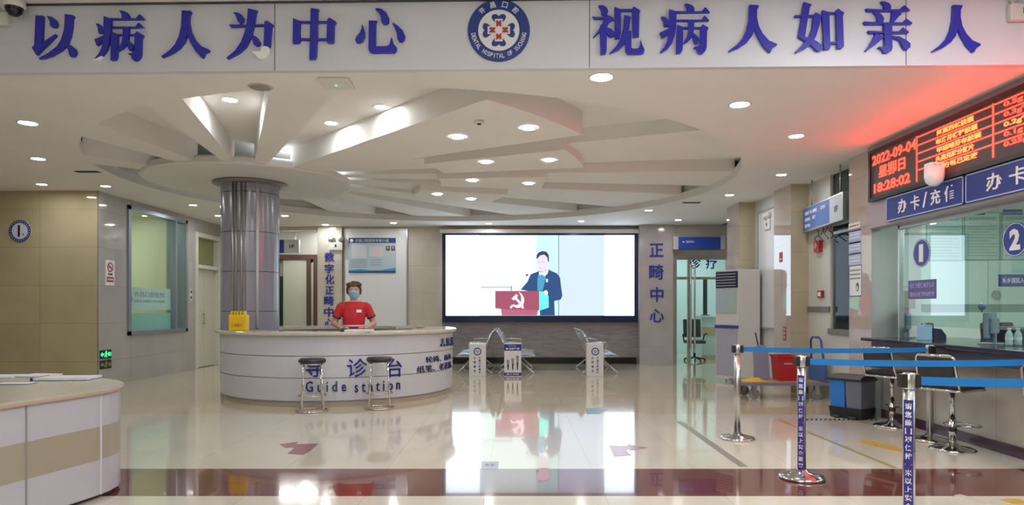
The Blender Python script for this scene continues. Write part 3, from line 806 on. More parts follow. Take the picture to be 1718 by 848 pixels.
P_(E('hand', (0.9, 0.8, 0.85), 0.7), CR(0, 0, [(635,560),(660,550),(675,570),(668,598),(645,600)]), 0.008)
P_(E('badge', (0.9, 0.9, 1.0), 0.8), CR(0, 0, [(656,445),(674,445),(672,472),(658,472)]), 0.008)
P_(E('folder', (0.10, 0.78, 0.62), 0.7), CR(0, 0, [(590,560),(640,565),(650,600),(680,600),(682,715),(600,742),(590,735)]), 0.009)
P_(E('lectern', (0.26, 0.055, 0.10), 0.6), CR(0, 0, [(175,557),(592,557),(592,740),(578,742),(570,790),(238,790),(228,728),(175,722)]), 0.010)
P_(E('lectern_low', (0.34, 0.09, 0.15), 0.6), CR(0, 0, [(228,730),(580,740),(570,790),(238,790)]), 0.0105)
PINK = E('lectern_mark', (0.85, 0.55, 0.66), 0.7)
P_(PINK, CR(0, 0, [(395,565),(425,585),(447,620),(450,660),(435,695),(410,715),(380,720),(350,705),(335,695),(345,685),(375,692),(405,680),(420,650),(420,615),(408,585)]), 0.0115)
P_(PINK, CR(0, 0, [(330,630),(372,588),(392,600),(378,618),(445,700),(432,712),(362,635),(350,648)]), 0.012)
P_(PINK, CR(0, 0, [(312,715),(330,688),(345,700),(328,725)]), 0.012); P_(PINK, CR(0, 0, [(420,712),(440,700),(448,722),(428,726)]), 0.012)
P_(E('mic', (0.05, 0.07, 0.14), 0.5), CR(0, 0, [(322,555),(325,510),(333,510),(330,555)]), 0.012)
P_(E('arm', (0.6, 0.72, 0.7), 0.6), CR(0, 0, [(330,492),(400,450),(470,408),(472,412),(402,456),(332,498)]), 0.012)
P_(E('mic', (0, 0, 0)), CR(0, 0, [(460,408),(475,395),(488,400),(485,415),(470,418)]), 0.013)
p.build('picture', None, t)
# housing above
h0 = q(738, 392); h1 = q(1075, 386)
o = MB().m(WHITE).box(h0[0], h1[0], 15.76, 16.0, h0[1] + 0.005, h1[1] + 0.01, 0.01).build('screen_housing'); tag(o, 'long white housing box mounted above the video wall', 'housing')

# ---- whiteboard panel, poster, emergency lights on the back wall
q = px2(15.97)
a = q(577, 549); c = q(684, 384)
t = thing('whiteboard', 'tall white board panel fixed to the back wall behind the receptionist', 'board', ((a[0] + c[0]) / 2, 15.97, a[1]))
MB().box(a[0] + 0.03, c[0] - 0.03, 15.965, 15.998, a[1] + 0.02, c[1] - 0.005).build('board', mat('board_white', (0.80, 0.82, 0.84), 0.25), t)
f = MB()
for r in ((a[0], a[0] + 0.03, a[1], c[1]), (c[0] - 0.03, c[0], a[1], c[1]), (a[0] + 0.03, c[0] - 0.03, a[1], a[1] + 0.02)): f.box(r[0], r[1], 15.955, 15.998, r[2], r[3])
f.build('frame', mat('alu_edge', (0.45, 0.46, 0.48), 0.3, 0.7), t)
t = thing('poster_board', 'blue-edged information board with two portraits, hung on the white panel', 'poster', (-3.4, 15.95, 2.18))
q = px2(15.95); F = FY(15.955)
a = q(585, 458); c = q(664, 399.5)
MB().box(a[0], c[0], 15.945, 15.963, a[1], c[1]).build('panel', mat('poster_pale', (0.46, 0.58, 0.64), 0.3), t)
F = FY(15.945); p = MB()
def PR(m, x0, y0, x1, y1, d=0.002):
    a = q(x0, y1); c = q(x1, y0); p.m(m).rect(F, a[0], a[1], c[0], c[1], 0, d)
def PT(m, s, x0, y0, x1, y1, d=0.004, bold=0.0):
    a = q(x0, y1); c = q(x1, y0); p.m(m).text(s, F, a[0], a[1], c[0], c[1], d, 0.001, bold)
PR(mat('poster_navy', (0.02, 0.07, 0.25), 0.3), 585, 399.5, 664, 408)
PR(MATS['poster_navy'], 585, 454, 664, 458)
p.m(mat('poster_cyan', (0.06, 0.30, 0.52), 0.3)).prism([q(*w) for w in ((585, 454), (605, 452), (630, 455), (664, 450), (664, 455), (585, 456))], F, 0, 0.0025)
p.m(PRINTW).disc(F, *q(590, 404), 0.04, None, 0, 0.004, 20)
PT(PRINTW, '许昌口腔医院专家介绍', 596, 401.5, 652, 406.5)
PR(mat('poster_light', (0.62, 0.66, 0.70), 0.4), 590, 411, 615, 434); PR(mat('poster_blush', (0.66, 0.60, 0.62), 0.4), 619, 414, 643, 431)
INK = mat('grey_ink', (0.20, 0.28, 0.36), 0.5)
for y in (436, 439, 442, 445, 448): PR(INK, 588, y, 616, y + 0.7); 
for y in (436, 440, 444): PR(INK, 622, y, 640, y + 0.7)
for x in (648, 656.5):
    PR(BLACK, x, 413, x + 6, 421, 0.003); p.m(mat('portrait_skin', (0.55, 0.36, 0.28), 0.5)).disc(F, *q(x + 3, 416), 0.025, 0.035, 0, 0.005, 16)
    p.m(RED).rect(F, *q(x + 0.8, 420.8), *q(x + 5.2, 419), 0, 0.0045)
p.build('print', None, t)

def emergency_lamp(loc, s, label, rz=0.0):
    t = thing('emergency_light', label, 'emergency light', loc, rz)
    MB().box(-0.15 * s, 0.15 * s, -0.05, 0.0, -0.10 * s, 0.08 * s, 0.012).build('case', mat('lamp_case', (0.62, 0.62, 0.58), 0.4), t, local=True)
    for k in (-1, 1):
        MB().cyl((k * 0.10 * s, -0.02, 0.08 * s), (k * 0.10 * s, -0.02, 0.13 * s), 0.015).lathe((k * 0.10 * s, -0.03, 0.17 * s), [(0, -0.07 * s), (0.05 * s, -0.05 * s), (0.075 * s, 0.0), (0.05 * s, 0.05 * s), (0, 0.07 * s)], 20).build('lamp_head', MATS['lamp_case'], t, local=True)
    MB().box(-0.02 * s, 0.02 * s, -0.054, -0.05, -0.03 * s, 0.03 * s).build('indicator', DARK, t, local=True)
    return t
x, z = on_y(564, 413, 15.9); emergency_lamp((x, 15.9, z), 1.05, 'white twin-head emergency light on the beige pier above the small blue characters')
u, v = on_fascia(2, 34); pp = FF.pt(u, v, 0.001); emergency_lamp(tuple(pp), 0.62, 'white twin-head emergency light on the fascia at the far left')
u, v = on_fascia(1712, 22); pp = FF.pt(u, v, 0.001); emergency_lamp(tuple(pp), 0.75, 'white twin-head emergency light on the fascia at the far right')
y_, z_ = on_x(1291, 377, 4.36); emergency_lamp((4.36, y_, z_), 0.9, 'small white emergency light on the white wall above the air conditioner', -PI / 2)
# dome camera on the fascia
u, v = on_fascia(39, 9); pp = FF.pt(u, v, 0.0)
t = thing('dome_camera', 'black glossy dome camera at the top left of the fascia', 'camera', (pp.x, pp.y - 0.10, 3.665))
MB().lathe((0, 0, 0), [(0, 0), (0.03, 0.006), (0.055, 0.03), (0.065, 0.065), (0.065, 0.08), (0, 0.08)], 28).build('dome', mat('black_dome', (0.008, 0.008, 0.009), 0.05), t, local=True)
MB().lathe((0, 0, 0), [(0.065, 0.07), (0.08, 0.08), (0.08, 0.13), (0, 0.135)], 28).build('mount', WHITE, t, local=True)

# ---- ceiling lamps, speaker, access point, smoke detector
DL = [(1009, 129, 'big round downlight just behind the middle of the fascia, brightest of all', 1.2), (1241, 175, 'round downlight in the pinkish soffit, right of the fascia lamp', 1.15),
 (386, 167, 'round downlight in the wide beam slot below the round speaker', 1.0), (640, 179, 'round downlight below the green-lit access point', 1.0), (47, 206, 'round downlight at the far left edge of the soffit', 1.1),
 (556, 206, 'round downlight above the right side of the canopy', 0.95), (1336, 228, 'round downlight in the soffit nearest the red display', 1.0), (887, 215, 'downlight near the blunt end of the widest plaster beam', 0.9),
 (768, 230, 'downlight in the middle of the widest plaster beam', 0.9), (64, 266, 'round downlight on the left soffit above the wall with the figure 1', 1.0), (815, 272, 'inner downlight of the second plaster beam', 0.85),
 (921, 269, 'outer downlight of the second plaster beam', 0.85), (1311, 293, 'round downlight in front of the hanging blue sign', 0.9), (70, 309, 'round downlight just above the wall with the figure 1', 0.9),
 (177, 312, 'round downlight at the corner of the beige and grey walls', 0.9), (793, 303, 'inner downlight of the third plaster beam', 0.85), (887, 308, 'outer downlight of the third plaster beam', 0.85),
 (1224, 327, 'round downlight above the tall air conditioner', 0.9), (734, 326, 'inner downlight of the fourth plaster beam', 0.85), (790, 334, 'outer downlight of the fourth plaster beam', 0.85),
 (324, 344, 'round downlight before the cream door', 0.9), (367, 362, 'round downlight just left of the pillar shaft', 0.9), (478, 362, 'round downlight just right of the pillar shaft', 0.9), (546, 377, 'round downlight above the small blue characters', 0.9),
 (660, 374, 'round downlight above the information board', 0.9), (820, 375, 'round downlight before the left half of the video wall', 0.85), (975, 371, 'round downlight before the right half of the video wall', 0.85),
 (1088, 353, 'round downlight before the large blue column characters', 0.9), (1138, 369, 'round downlight before the glass clinic door', 0.85)]
LENS = emis('downlight_lens', (0.99, 0.99, 1.0), LIGHT['downlight'])
TRIM = mat('lamp_trim', (0.75, 0.74, 0.72), 0.35)
first = None
for x, y, lab, s in DL:
    H_ = CEIL + (0.27 if (x, y) in ((386, 167), (640, 179), (556, 206)) else 0)   # three sit up in the beam slots
    X, Yd = on_ceil(x, y, H_)
    if first is None:
        t = thing('downlight', lab, 'downlight', (X, Yd, CEIL), 0, 'recessed ceiling downlights')
        MB().lathe((0, 0, 0), [(0.074, -0.006), (0.082, -0.010), (0.095, -0.004), (0.095, 0.0)], 32).build('trim_ring', TRIM, t, local=True)
        MB().lathe((0, 0, 0), [(0, -0.007), (0.075, -0.007)], 32, smooth=False).build('lens', LENS, t, local=True)
        first = t; t.scale = (s, s, 1)
    else:
        r = dup(first, (X, Yd, H_), lab); r.scale = (s, s, 1)
X, Yd = on_ceil(437, 146)
t = thing('ceiling_speaker', 'round grey ceiling speaker behind the left part of the fascia', 'speaker', (X, Yd, CEIL))
MB().lathe((0, 0, 0), [(0, -0.008), (0.085, -0.008), (0.085, -0.0)], 32, smooth=False).build('grille', mat('speaker_grey', (0.30, 0.285, 0.27), 0.6), t, local=True)
MB().lathe((0, 0, 0), [(0.085, -0.008), (0.10, -0.006), (0.105, 0)], 32).build('rim', mat('speaker_rim', (0.45, 0.44, 0.42), 0.5), t, local=True)
X, Yd = on_ceil(565, 138)
t = thing('access_point', 'white square ceiling access point with a tiny green light', 'access point', (X, Yd, CEIL))
MB().box(-0.13, 0.13, -0.13, 0.13, -0.028, 0, 0.012).build('case', WHITE, t, local=True)
MB().lathe((0, 0, 0), [(0, -0.036), (0.06, -0.032), (0.075, -0.028)], 28).build('cover', TRIM, t, local=True)
MB().cyl((0.0, -0.02, -0.039), (0.0, -0.02, -0.033), 0.009).build('status_light', emis('green_led', (0.1, 1, 0.25), 2.0), t, local=True)
X, Yd = on_ceil(804, 204)
t = thing('smoke_detector', 'small white smoke detector on the widest plaster beam', 'smoke detector', (X, Yd, CEIL))
MB().lathe((0, 0, 0), [(0.05, 0), (0.055, -0.012), (0.04, -0.02), (0.022, -0.022)], 24).build('base', WHITE, t, local=True)
MB().lathe((0, 0, 0), [(0, -0.036), (0.02, -0.034), (0.022, -0.022)], 20).build('sensor', BLACK, t, local=True)
for (x, y, lab) in ((147, 288, 'short dark air slot in the left soffit near the wall with the figure 1'), (1160, 340, 'grey air slot in the soffit over the large blue column characters')):
    X, Yd = on_ceil(x, y)
    o = MB().box(X - 0.16, X + 0.16, Yd - 0.05, Yd + 0.05, CEIL - 0.008, CEIL)
    for k in range(4): o.m(DARK).box(X - 0.15, X + 0.15, Yd - 0.04 + k * 0.022, Yd - 0.03 + k * 0.022, CEIL - 0.011, CEIL - 0.008)
    o.mats.insert(0, mat('vent_grey', (0.35, 0.34, 0.32), 0.5)) if False else None
    tag(o.build('ceiling_vent'), lab, 'vent')

# ---- left walls: figure disc, no-smoking sign, exit signs, switch
F = FY(11.1); q = px2(11.1)
t = thing('number_sign', 'round blue-rimmed wall sign with a black figure 1', 'sign', (q(34, 388)[0], 11.1, q(34, 406)[1]))
cu, cv = q(34.5, 388)
MB().disc(F, cu, cv, 0.176, None, 0, 0.014, 48).build('plate', mat('plate_blue', (0.55, 0.62, 0.74), 0.3), t)
MB().annulus(F, cu, cv, 0.135, 0.178, 0.014, 0.019).build('rim', NAVY, t)
p = MB().m(BLACK).text('1', F, cu - 0.085, cv - 0.095, cu + 0.055, cv + 0.095, 0.02, 0.014, 0.01, keep=True).disc(F, cu + 0.055, cv - 0.055, 0.012, None, 0.014, 0.02, 16)
p.build('figure', None, t); p = MB().m(PRINTW)
for k in range(26):
    a = 2 * PI * k / 26 + 0.06; p.disc(F, cu + 0.156 * math.cos(a), cv + 0.156 * math.sin(a), 0.008, None, 0.019, 0.021, 8)
p.build('rim_print', None, t)
F = FXL(-6.9); q = lambda x, y: on_x(x, y, -6.9)
a, c = q(176.5, 480), q(194.5, 436); a = (min(a[0], c[0]), min(a[1], c[1])); c = q(194.5, 437)
a = (11.31, 1.70); c = (11.56, 2.13)
t = thing('no_smoking_sign', 'white no-smoking notice with a red circle and red strip', 'sign', (-6.9, 11.43, 1.70))
MB().rect(F, a[0], a[1], c[0], c[1], 0, 0.008).build('plate', PRINTW, t)
p = MB(); CRIM = mat('crimson_print', (0.28, 0.02, 0.07), 0.4)
cu = (a[0] + c[0]) / 2
p.m(CRIM).annulus(F, cu, 2.01, 0.062, 0.082, 0.008, 0.011, 32).prism([(cu - 0.065, 2.055), (cu - 0.052, 2.068), (cu + 0.065, 1.965), (cu + 0.052, 1.952)], F, 0.008, 0.0115)
p.m(BLACK).rect(F, cu - 0.045, 2.0, cu + 0.045, 2.016, 0.008, 0.0105).text('禁止吸烟', F, cu - 0.06, 1.875, cu + 0.06, 1.91, 0.011, 0.008, 0.01)
p.m(CRIM).rect(F, cu - 0.095, 1.76, cu + 0.095, 1.845, 0.008, 0.011).m(PRINTW).text('NO SMOKING', F, cu - 0.08, 1.785, cu + 0.08, 1.82, 0.013, 0.011, 0.01)
p.build('print', None, t)
for (z0, mm, fg, lab, gl) in ((0.47, mat('exit_dark', (0.008, 0.02, 0.012), 0.3), emis('exit_green', (0.05, 1.0, 0.35), 1.6), 'lit green exit sign low on the grey wall, upper of two', 1), (0.30, MATS['exit_dark'] if 'exit_dark' in MATS else DARK, mat('dull_yellow', (0.32, 0.27, 0.10), 0.5), 'unlit yellowish exit sign low on the grey wall, lower of two', 0)):
    y0, y1 = 11.13, 11.45
    t = thing('exit_sign', lab, 'sign', (-6.9, 11.29, z0))
    MB().rect(F, y0, z0, y1, z0 + 0.145, 0, 0.02).build('case', mm, t)
    p = MB().m(fg); m_ = z0 + 0.072
    p.prism([(y0 + 0.02, m_), (y0 + 0.07, m_ + 0.04), (y0 + 0.07, m_ + 0.015), (y0 + 0.11, m_ + 0.015), (y0 + 0.11, m_ - 0.015), (y0 + 0.07, m_ - 0.015), (y0 + 0.07, m_ - 0.04)], F, 0.02, 0.023)
    p.disc(F, y0 + 0.175, m_ + 0.045, 0.014, None, 0.02, 0.023, 14)                      # running figure
    for s in (((0.16, 0.03), (0.185, 0.03), (0.175, -0.005), (0.152, -0.005)), ((0.155, 0.0), (0.172, 0.0), (0.20, -0.05), (0.185, -0.055)), ((0.150, 0.0), (0.165, -0.005), (0.135, -0.05), (0.120, -0.045)), ((0.185, 0.028), (0.21, 0.0), (0.203, -0.008), (0.178, 0.015)), ((0.162, 0.028), (0.14, 0.005), (0.132, 0.012), (0.155, 0.035))):
        p.prism([(y0 + u_, m_ + v_) for u_, v_ in s], F, 0.02, 0.023)
    p.text('出口' if gl else '安全', F, y0 + 0.225, m_ - 0.035, y0 + 0.305, m_ + 0.035, 0.023, 0.02, 0.02)
    p.build('pictogram', None, t)
y_, z_ = on_x(321, 495, -6.9)
t = thing('wall_switch', 'small white switch plate between the teal window and the cream door', 'switch', (-6.9, 14.27, 1.48))
MB().rect(F, 14.22, 1.48, 14.32, 1.72, 0, 0.012).build('plate', WHITE, t); MB().rect(F, 14.245, 1.63, 14.295, 1.69, 0.012, 0.02).rect(F, 14.245, 1.51, 14.295, 1.57, 0.012, 0.02).build('button', DARK, t)

# ---- hanging floor sign in the corridor
t = thing('hanging_sign', 'hanging floor sign with a blue end and 1F on white, in the corridor', 'sign', (-5.8, 17.0, 2.7))
q = px2(17.0); F = FY(16.94)
a = q(467, 425); c = q(478, 403); MB().box(a[0] - 0.5, c[0], 16.94, 17.06, a[1], c[1]).build('blue_panel', MIDBLUE, t)
a = q(478, 425); c = q(502.5, 403); MB().box(a[0], c[0], 16.94, 17.06, a[1], c[1]).build('white_panel', mat('sign_white', (0.62, 0.66, 0.68), 0.4), t)
a2 = q(487, 417); c2 = q(495, 411); MB().m(NAVY).text('1F', F, a2[0], a2[1], c2[0], c2[1], 0.004, 0, 0.03).build('lettering', None, t)
for x in (a[0] - 0.3, c[0] - 0.1): MB().cyl((x, 17, c[1] - 0), (x, 17, 3.42), 0.012).build('hanger', STEEL, t)

# ---- round guide counter
GX, GY, GR = -2.77, 10.65, 1.82
SHELL = mat('counter_white', (0.56, 0.57, 0.62), 0.25)
TOPM = noisy(mat('counter_top_stone', (0.55, 0.51, 0.44), 0.15), 14, 0.08)
pdx, pdy = QX - GX, QY - GY
pdist, pang = math.hypot(pdx, pdy), math.atan2(pdy, pdx)
def inner(a, base=1.32, clear=0.455):
    d = (a - pang + PI) % (2 * PI) - PI
    if abs(math.sin(d)) * pdist < clear and math.cos(d) > 0:
        return min(GR - 0.03, max(base, pdist * math.cos(d) + math.sqrt(clear ** 2 - (pdist * math.sin(d)) ** 2)))
    return base
t = thing('guide_counter', 'round white guide counter with blue lettering and stone top', 'counter', (GX, GY, 0))
N = 128
# a doorway at the back lets staff in
A0, A1 = math.radians(60), math.radians(60 + 335)
b = MB()
rings = []
for i in range(N + 1):
    a = A0 + (A1 - A0) * i / N; c, s = math.cos(a), math.sin(a); ri = inner(a)
    rings.append([b.bm.verts.new((GX + r * c, GY + r * s, z)) for r, z in ((ri, 0.95), (GR - 0.012, 0.95), (GR, 0.962), (GR, 0.988), (GR - 0.012, 1.0), (ri, 1.0))])
for A, B in zip(rings[:-1], rings[1:]):
    for k in range(6): b._f([A[k], A[(k + 1) % 6], B[(k + 1) % 6], B[k]])
b._f(rings[0]); b._f(rings[-1][::-1])
b.build('countertop', TOPM, t)
prof = [(1.69, 0.02)]
prof += [(1.69, 0.085), (1.745, 0.088)]
for g in (0.39, 0.68): prof += [(1.755, g - 0.006), (1.735, g - 0.006), (1.735, g + 0.006), (1.757, g + 0.006)]
prof += [(1.76, 0.95), (1.70, 0.95), (1.66, 0.02)]
b = MB(); b.lathe((GX, GY, 0), prof, N, A0, A1, smooth=False); b.build('body', SHELL, t)
b = MB(); b.lathe((GX, GY, 0), [(1.70, 0.0), (1.70, 0.06), (1.66, 0.06), (1.66, 0.0)], N, A0, A1, smooth=False); b.build('plinth', mat('plinth_beige', (0.45, 0.40, 0.32), 0.3), t)
BF = Bent(GX, GY, 1.758)
def bent_uv(x, y):
    """where a picture point meets the counter's drum"""
    k = (x - PX) / FPX
    # ray (k*t, t): |(k t - GX, t - GY)| = R
    A = k * k + 1; Bq = -2 * (k * GX + GY); C = GX * GX + GY * GY - 1.758 ** 2
    tt = (-Bq - math.sqrt(max(0, Bq * Bq - 4 * A * C))) / (2 * A)
    ang = math.atan2(tt - GY, k * tt - GX) + PI / 2
    return ang * 1.758, HC + (PY - y) * tt / FPX
def bent_text(s, x0, y0, x1, y1, m, bold=0.02, name='lettering', d=0.012):
    u0, v0 = bent_uv(x0, y1); u1, v1 = bent_uv(x1, y0)
    um, vb = bent_uv((x0 + x1) / 2, y1); _, vt = bent_uv((x0 + x1) / 2, y0)
    return MB().m(m).text(s, BF, u0, vb, u1, vt, d, -0.01, bold).build(name, None, t)
for s, x0, x1 in (('导', 513, 541), ('诊', 582, 616), ('台', 650, 674)): bent_text(s, x0, 602, x1, 633, mat('lettering_blue', (0.012, 0.014, 0.20), 0.3), 0.004)
NV2 = mat('lettering_navy', (0.010, 0.014, 0.13), 0.35)
bent_text('G u i d e', 513, 640, 581, 658, NV2, 0.004); bent_text('s t a t i o n', 595, 640, 671, 657, NV2, 0.004)
for s, x0, x1, y0, y1 in (('志', 738, 746, 568, 582), ('愿', 747.5, 754, 567, 581), ('服', 755, 760, 566, 580)): bent_text(s, x0, y0, x1, y1, NAVY, -0.004)
bent_text('轮椅、雨伞、', 714, 597, 757, 607, NAVY, -0.008); bent_text('纸笔、老花镜、', 699, 612, 757, 623, NAVY, -0.008)

# ---- things on the guide counter
x0, y0 = (401 - PX) * 9.62 / FPX, 9.62
t = thing('yellow_box', 'yellow plastic box with pegs on top, on the guide counter by the pillar', 'box', (-3.78, 9.30, 1.0))
YEL2 = mat('yellow_plastic', (0.75, 0.50, 0.015), 0.35)
x0 = -3.80 + 0.0; yy = 9.27
cx_ = (401 - PX) * 9.3 / FPX
t.location = (cx_, 9.3, 1.0)
b = MB().box(-0.122, 0.122, -0.06, 0.06, 0, 0.225, 0.018); b.build('body', YEL2, t, local=True)
for k in range(5):
    MB().box(-0.10 + k * 0.042, -0.075 + k * 0.042, -0.045, 0.045, 0.22, 0.275, 0.006).build('peg', YEL2, t, local=True)
MB().m(mat('orange_print', (0.55, 0.22, 0.01), 0.4)).text('便民服务', Fr((0, -0.06, 0), (1, 0, 0), (0, 0, 1), (0, -1, 0)), -0.08, 0.06, 0.08, 0.105, 0.003, 0, 0.02).build('lettering', None, t, local=True)
# register and papers in front of the receptionist
t = thing('paper_pad', 'white stack of forms on the guide counter under the receptionist\'s hands', 'paper', ((600 - PX) * 9.12 / FPX, 9.12, 1.0), 0.02)
MB().box(-0.2, 0.2, -0.13, 0.13, 0.0, 0.028, 0.004).build('sheets', PAPER, t, local=True)
MB().box(-0.205, -0.15, -0.135, 0.135, 0.0, 0.03, 0.004).build('clip_spine', DARK, t, local=True)

# ---- the receptionist
def remesh(b, voxel, name, m, parent, smooth=4, loc=None):
    o = b.build(name + '_raw', m, None, local=True)
    md = o.modifiers.new('r', 'REMESH'); md.mode = 'VOXEL'; md.voxel_size = voxel; md.use_smooth_shade = True
    ms = o.modifiers.new('s', 'SMOOTH'); ms.iterations = smooth; ms.factor = 0.5
    dg = bpy.context.evaluated_depsgraph_get(); dg.update()
    me = bpy.data.meshes.new_from_object(o.evaluated_get(dg)); me.name = name
    bpy.data.objects.remove(o)
    o = bpy.data.objects.new(name, me); COL.objects.link(o); o.parent = parent
    for p in me.polygons: p.use_smooth = True
    return o
def ball(b, c, rx, ry=None, rz=None, seg=20, R=None):
    ry = ry or rx; rz = rz or rx
    bm2 = bmesh.new(); bmesh.ops.create_uvsphere(bm2, u_segments=seg, v_segments=seg // 2 + 2, radius=1)
    M = Matrix.Translation(c) @ (R or Matrix.Identity(4)) @ Matrix.Diagonal((rx, ry, rz, 1))
    b.add(bm2, M); bm2.free()
def limb(b, p0, p1, r0, r1):
    b.cyl(p0, p1, r0, r1, 18); ball(b, p0, r0); ball(b, p1, r1)
def loft(b, secs, seg=28):
    """secs: (cx, cy, z, rx, ry)"""
    rings = [[b.bm.verts.new((cx + rx * math.copysign(abs(math.cos(2 * PI * i / seg)) ** 0.85, math.cos(2 * PI * i / seg)), cy + ry * math.copysign(abs(math.sin(2 * PI * i / seg)) ** 0.85, math.sin(2 * PI * i / seg)), z)) for i in range(seg)] for cx, cy, z, rx, ry in secs]
    for A, B in zip(rings[:-1], rings[1:]):
        for i in range(seg): b._f([A[i], A[(i + 1) % seg], B[(i + 1) % seg], B[i]])
    b._f(rings[0][::-1]); b._f(rings[-1])
SKIN = noisy(mat('skin', (0.50, 0.30, 0.21), 0.5), 9, 0.05)
pers = thing('person', 'person in a red shirt and blue face mask standing inside the guide counter', 'person', ((594 - PX) * 9.56 / FPX, 9.56, 0), 0.22)
# local frame: +x right in the picture, -y towards the viewer
b = MB()
loft(b, [(0, 0, 0.86, 0.155, 0.12), (0, 0, 0.98, 0.145, 0.115), (0, 0, 1.08, 0.130, 0.10), (0, -0.005, 1.2, 0.145, 0.11), (0, 0, 1.32, 0.15, 0.10), (0, 0, 1.385, 0.115, 0.08), (0, -0.005, 1.42, 0.062, 0.06), (0, -0.015, 1.46, 0.052, 0.054), (0, -0.02, 1.50, 0.05, 0.05)])
ball(b, (0, -0.030, 1.565), 0.083, 0.10, 0.118, 28)                     # skull
ball(b, (0, -0.062, 1.515), 0.060, 0.062, 0.072, 24)                    # jaw
ball(b, (0, -0.137, 1.545), 0.013, 0.018, 0.024, 12)                    # nose
ball(b, (0, -0.125, 1.503), 0.024, 0.010, 0.008, 12)                    # lips
for s in (-1, 1):
    ball(b, (s * 0.084, -0.02, 1.555), 0.012, 0.022, 0.034, 12)         # ears
    ball(b, (s * 0.034, -0.112, 1.585), 0.022, 0.014, 0.008, 12)        # brow ridge
    sh = Vector((s * 0.178, 0.0, 1.345)); el = Vector((s * 0.275, 0.03, 1.10)); wr = Vector((s * 0.175, -0.22, 1.045)); 
    limb(b, sh, el, 0.056, 0.042); limb(b, el, wr, 0.041, 0.027)
    limb(b, (s * 0.11, 0, 1.362), sh, 0.05, 0.055)
    pal = Vector((s * 0.115, -0.30, 1.043))
    d = (pal - wr).normalized(); side = Vector((-d.y, d.x, 0)) * s
    M = Matrix.Translation((wr + pal) / 2) @ d.to_track_quat('Y', 'Z').to_matrix().to_4x4()
    ball(b, (0, 0, 0), 0.040, 0.062, 0.017, 18, M)
    for k, ln in enumerate((0.068, 0.078, 0.073, 0.056)):               # four fingers
        o_ = pal + side * (0.030 - k * 0.020) - d * 0.012
        kn = o_ + d * ln * 0.55 + Vector((0, 0, 0.012)); tip = kn + d * ln * 0.45 + Vector((0, 0, -0.014))
        limb(b, o_, kn, 0.0095, 0.0088); limb(b, kn, tip, 0.0088, 0.0072)
    th0 = wr + d * 0.03 + side * 0.026; th1 = th0 + side * 0.026 + d * 0.035; th2 = th1 + d * 0.032 + side * 0.004 + Vector((0, 0, -0.006))
    limb(b, th0, th1, 0.0125, 0.0105); limb(b, th1, th2, 0.0105, 0.008)
    hip = (s * 0.09, 0, 0.84); kn = (s * 0.095, -0.012, 0.47); an = (s * 0.095, 0.02, 0.09)
    limb(b, hip, kn, 0.088, 0.056); limb(b, kn, an, 0.054, 0.038)
    limb(b, an, (s * 0.10, -0.10, 0.045), 0.038, 0.032)
remesh(b, 0.0055, 'body', SKIN, pers, 2)
# shirt: tapered torso with short sleeves, cut at neck, cuffs and hem
SHIRT = noisy(mat('red_cotton', (0.50, 0.018, 0.028), 0.75), 40, 0.08)
b = MB()
loft(b, [(0, 0, 0.90, 0.168, 0.135), (0, 0, 1.0, 0.157, 0.128), (0, 0, 1.08, 0.146, 0.116), (0, -0.005, 1.2, 0.160, 0.124), (0, 0, 1.325, 0.168, 0.115), (0, 0, 1.378, 0.130, 0.092), (0, -0.005, 1.408, 0.088, 0.078)])
for s in (-1, 1):
    limb(b, (s * 0.10, 0, 1.357), (s * 0.172, 0, 1.338), 0.055, 0.064)
    b.cyl((s * 0.170, 0, 1.352), (s * 0.243, 0.020, 1.185), 0.064, 0.062, 18)
remesh(b, 0.008, 'shirt', SHIRT, pers, 3)
for s in (-1, 1):
    b = MB().cyl((s * 0.2365, 0.0182, 1.200), (s * 0.2445, 0.0204, 1.181), 0.0640, 0.0640, 24); b.build('cuff', mat('navy_trim', (0.03, 0.02, 0.05), 0.7), pers, local=True, smooth=False)
b = MB(); rings = []
for zz, rx, ry in ((1.018, 0.172, 0.130), (1.032, 0.172, 0.129)):
    rings.append((rx, ry, zz))
loft(b, [(0, 0, 1.062, 0.152, 0.121), (0, 0, 1.078, 0.151, 0.120)]); b.build('hem_stripe', mat('white_trim', (0.75, 0.72, 0.68), 0.7), pers, local=True)
b = MB(); loft(b, [(0, 0, 1.03, 0.1555, 0.1255), (0, 0, 1.046, 0.1535, 0.1235)]); b.build('hem_band', MATS['navy_trim'], pers, local=True)
b = MB(); b.tube([(0.082 * math.cos(a), -0.008 + 0.072 * math.sin(a), 1.408 - 0.02 * (math.sin(a) < 0) * abs(math.sin(a))) for a in [2 * PI * i / 28 for i in range(28)]], 0.007, 8, True); b.build('collar', SHIRT, pers, local=True)
b = MB().box(0.035, 0.105, -0.134, -0.124, 1.255, 1.295, 0.002); b.build('badge', PRINTW, pers, local=True)
# trousers and shoes
b = MB(); loft(b, [(0, 0, 0.82, 0.175, 0.13), (0, 0, 0.95, 0.172, 0.128)])
for s in (-1, 1):
    limb(b, (s * 0.09, 0, 0.84), (s * 0.095, -0.01, 0.47), 0.10, 0.07); b.cyl((s * 0.095, -0.01, 0.5), (s * 0.095, 0.015, 0.07), 0.07, 0.058, 18)
remesh(b, 0.012, 'trousers', DARK, pers, 3)
for s in (-1, 1):
    b = MB(); ball(b, (s * 0.10, -0.06, 0.035), 0.048, 0.13, 0.045); o = b.build('shoe', BLACK, pers, local=True, smooth=True)
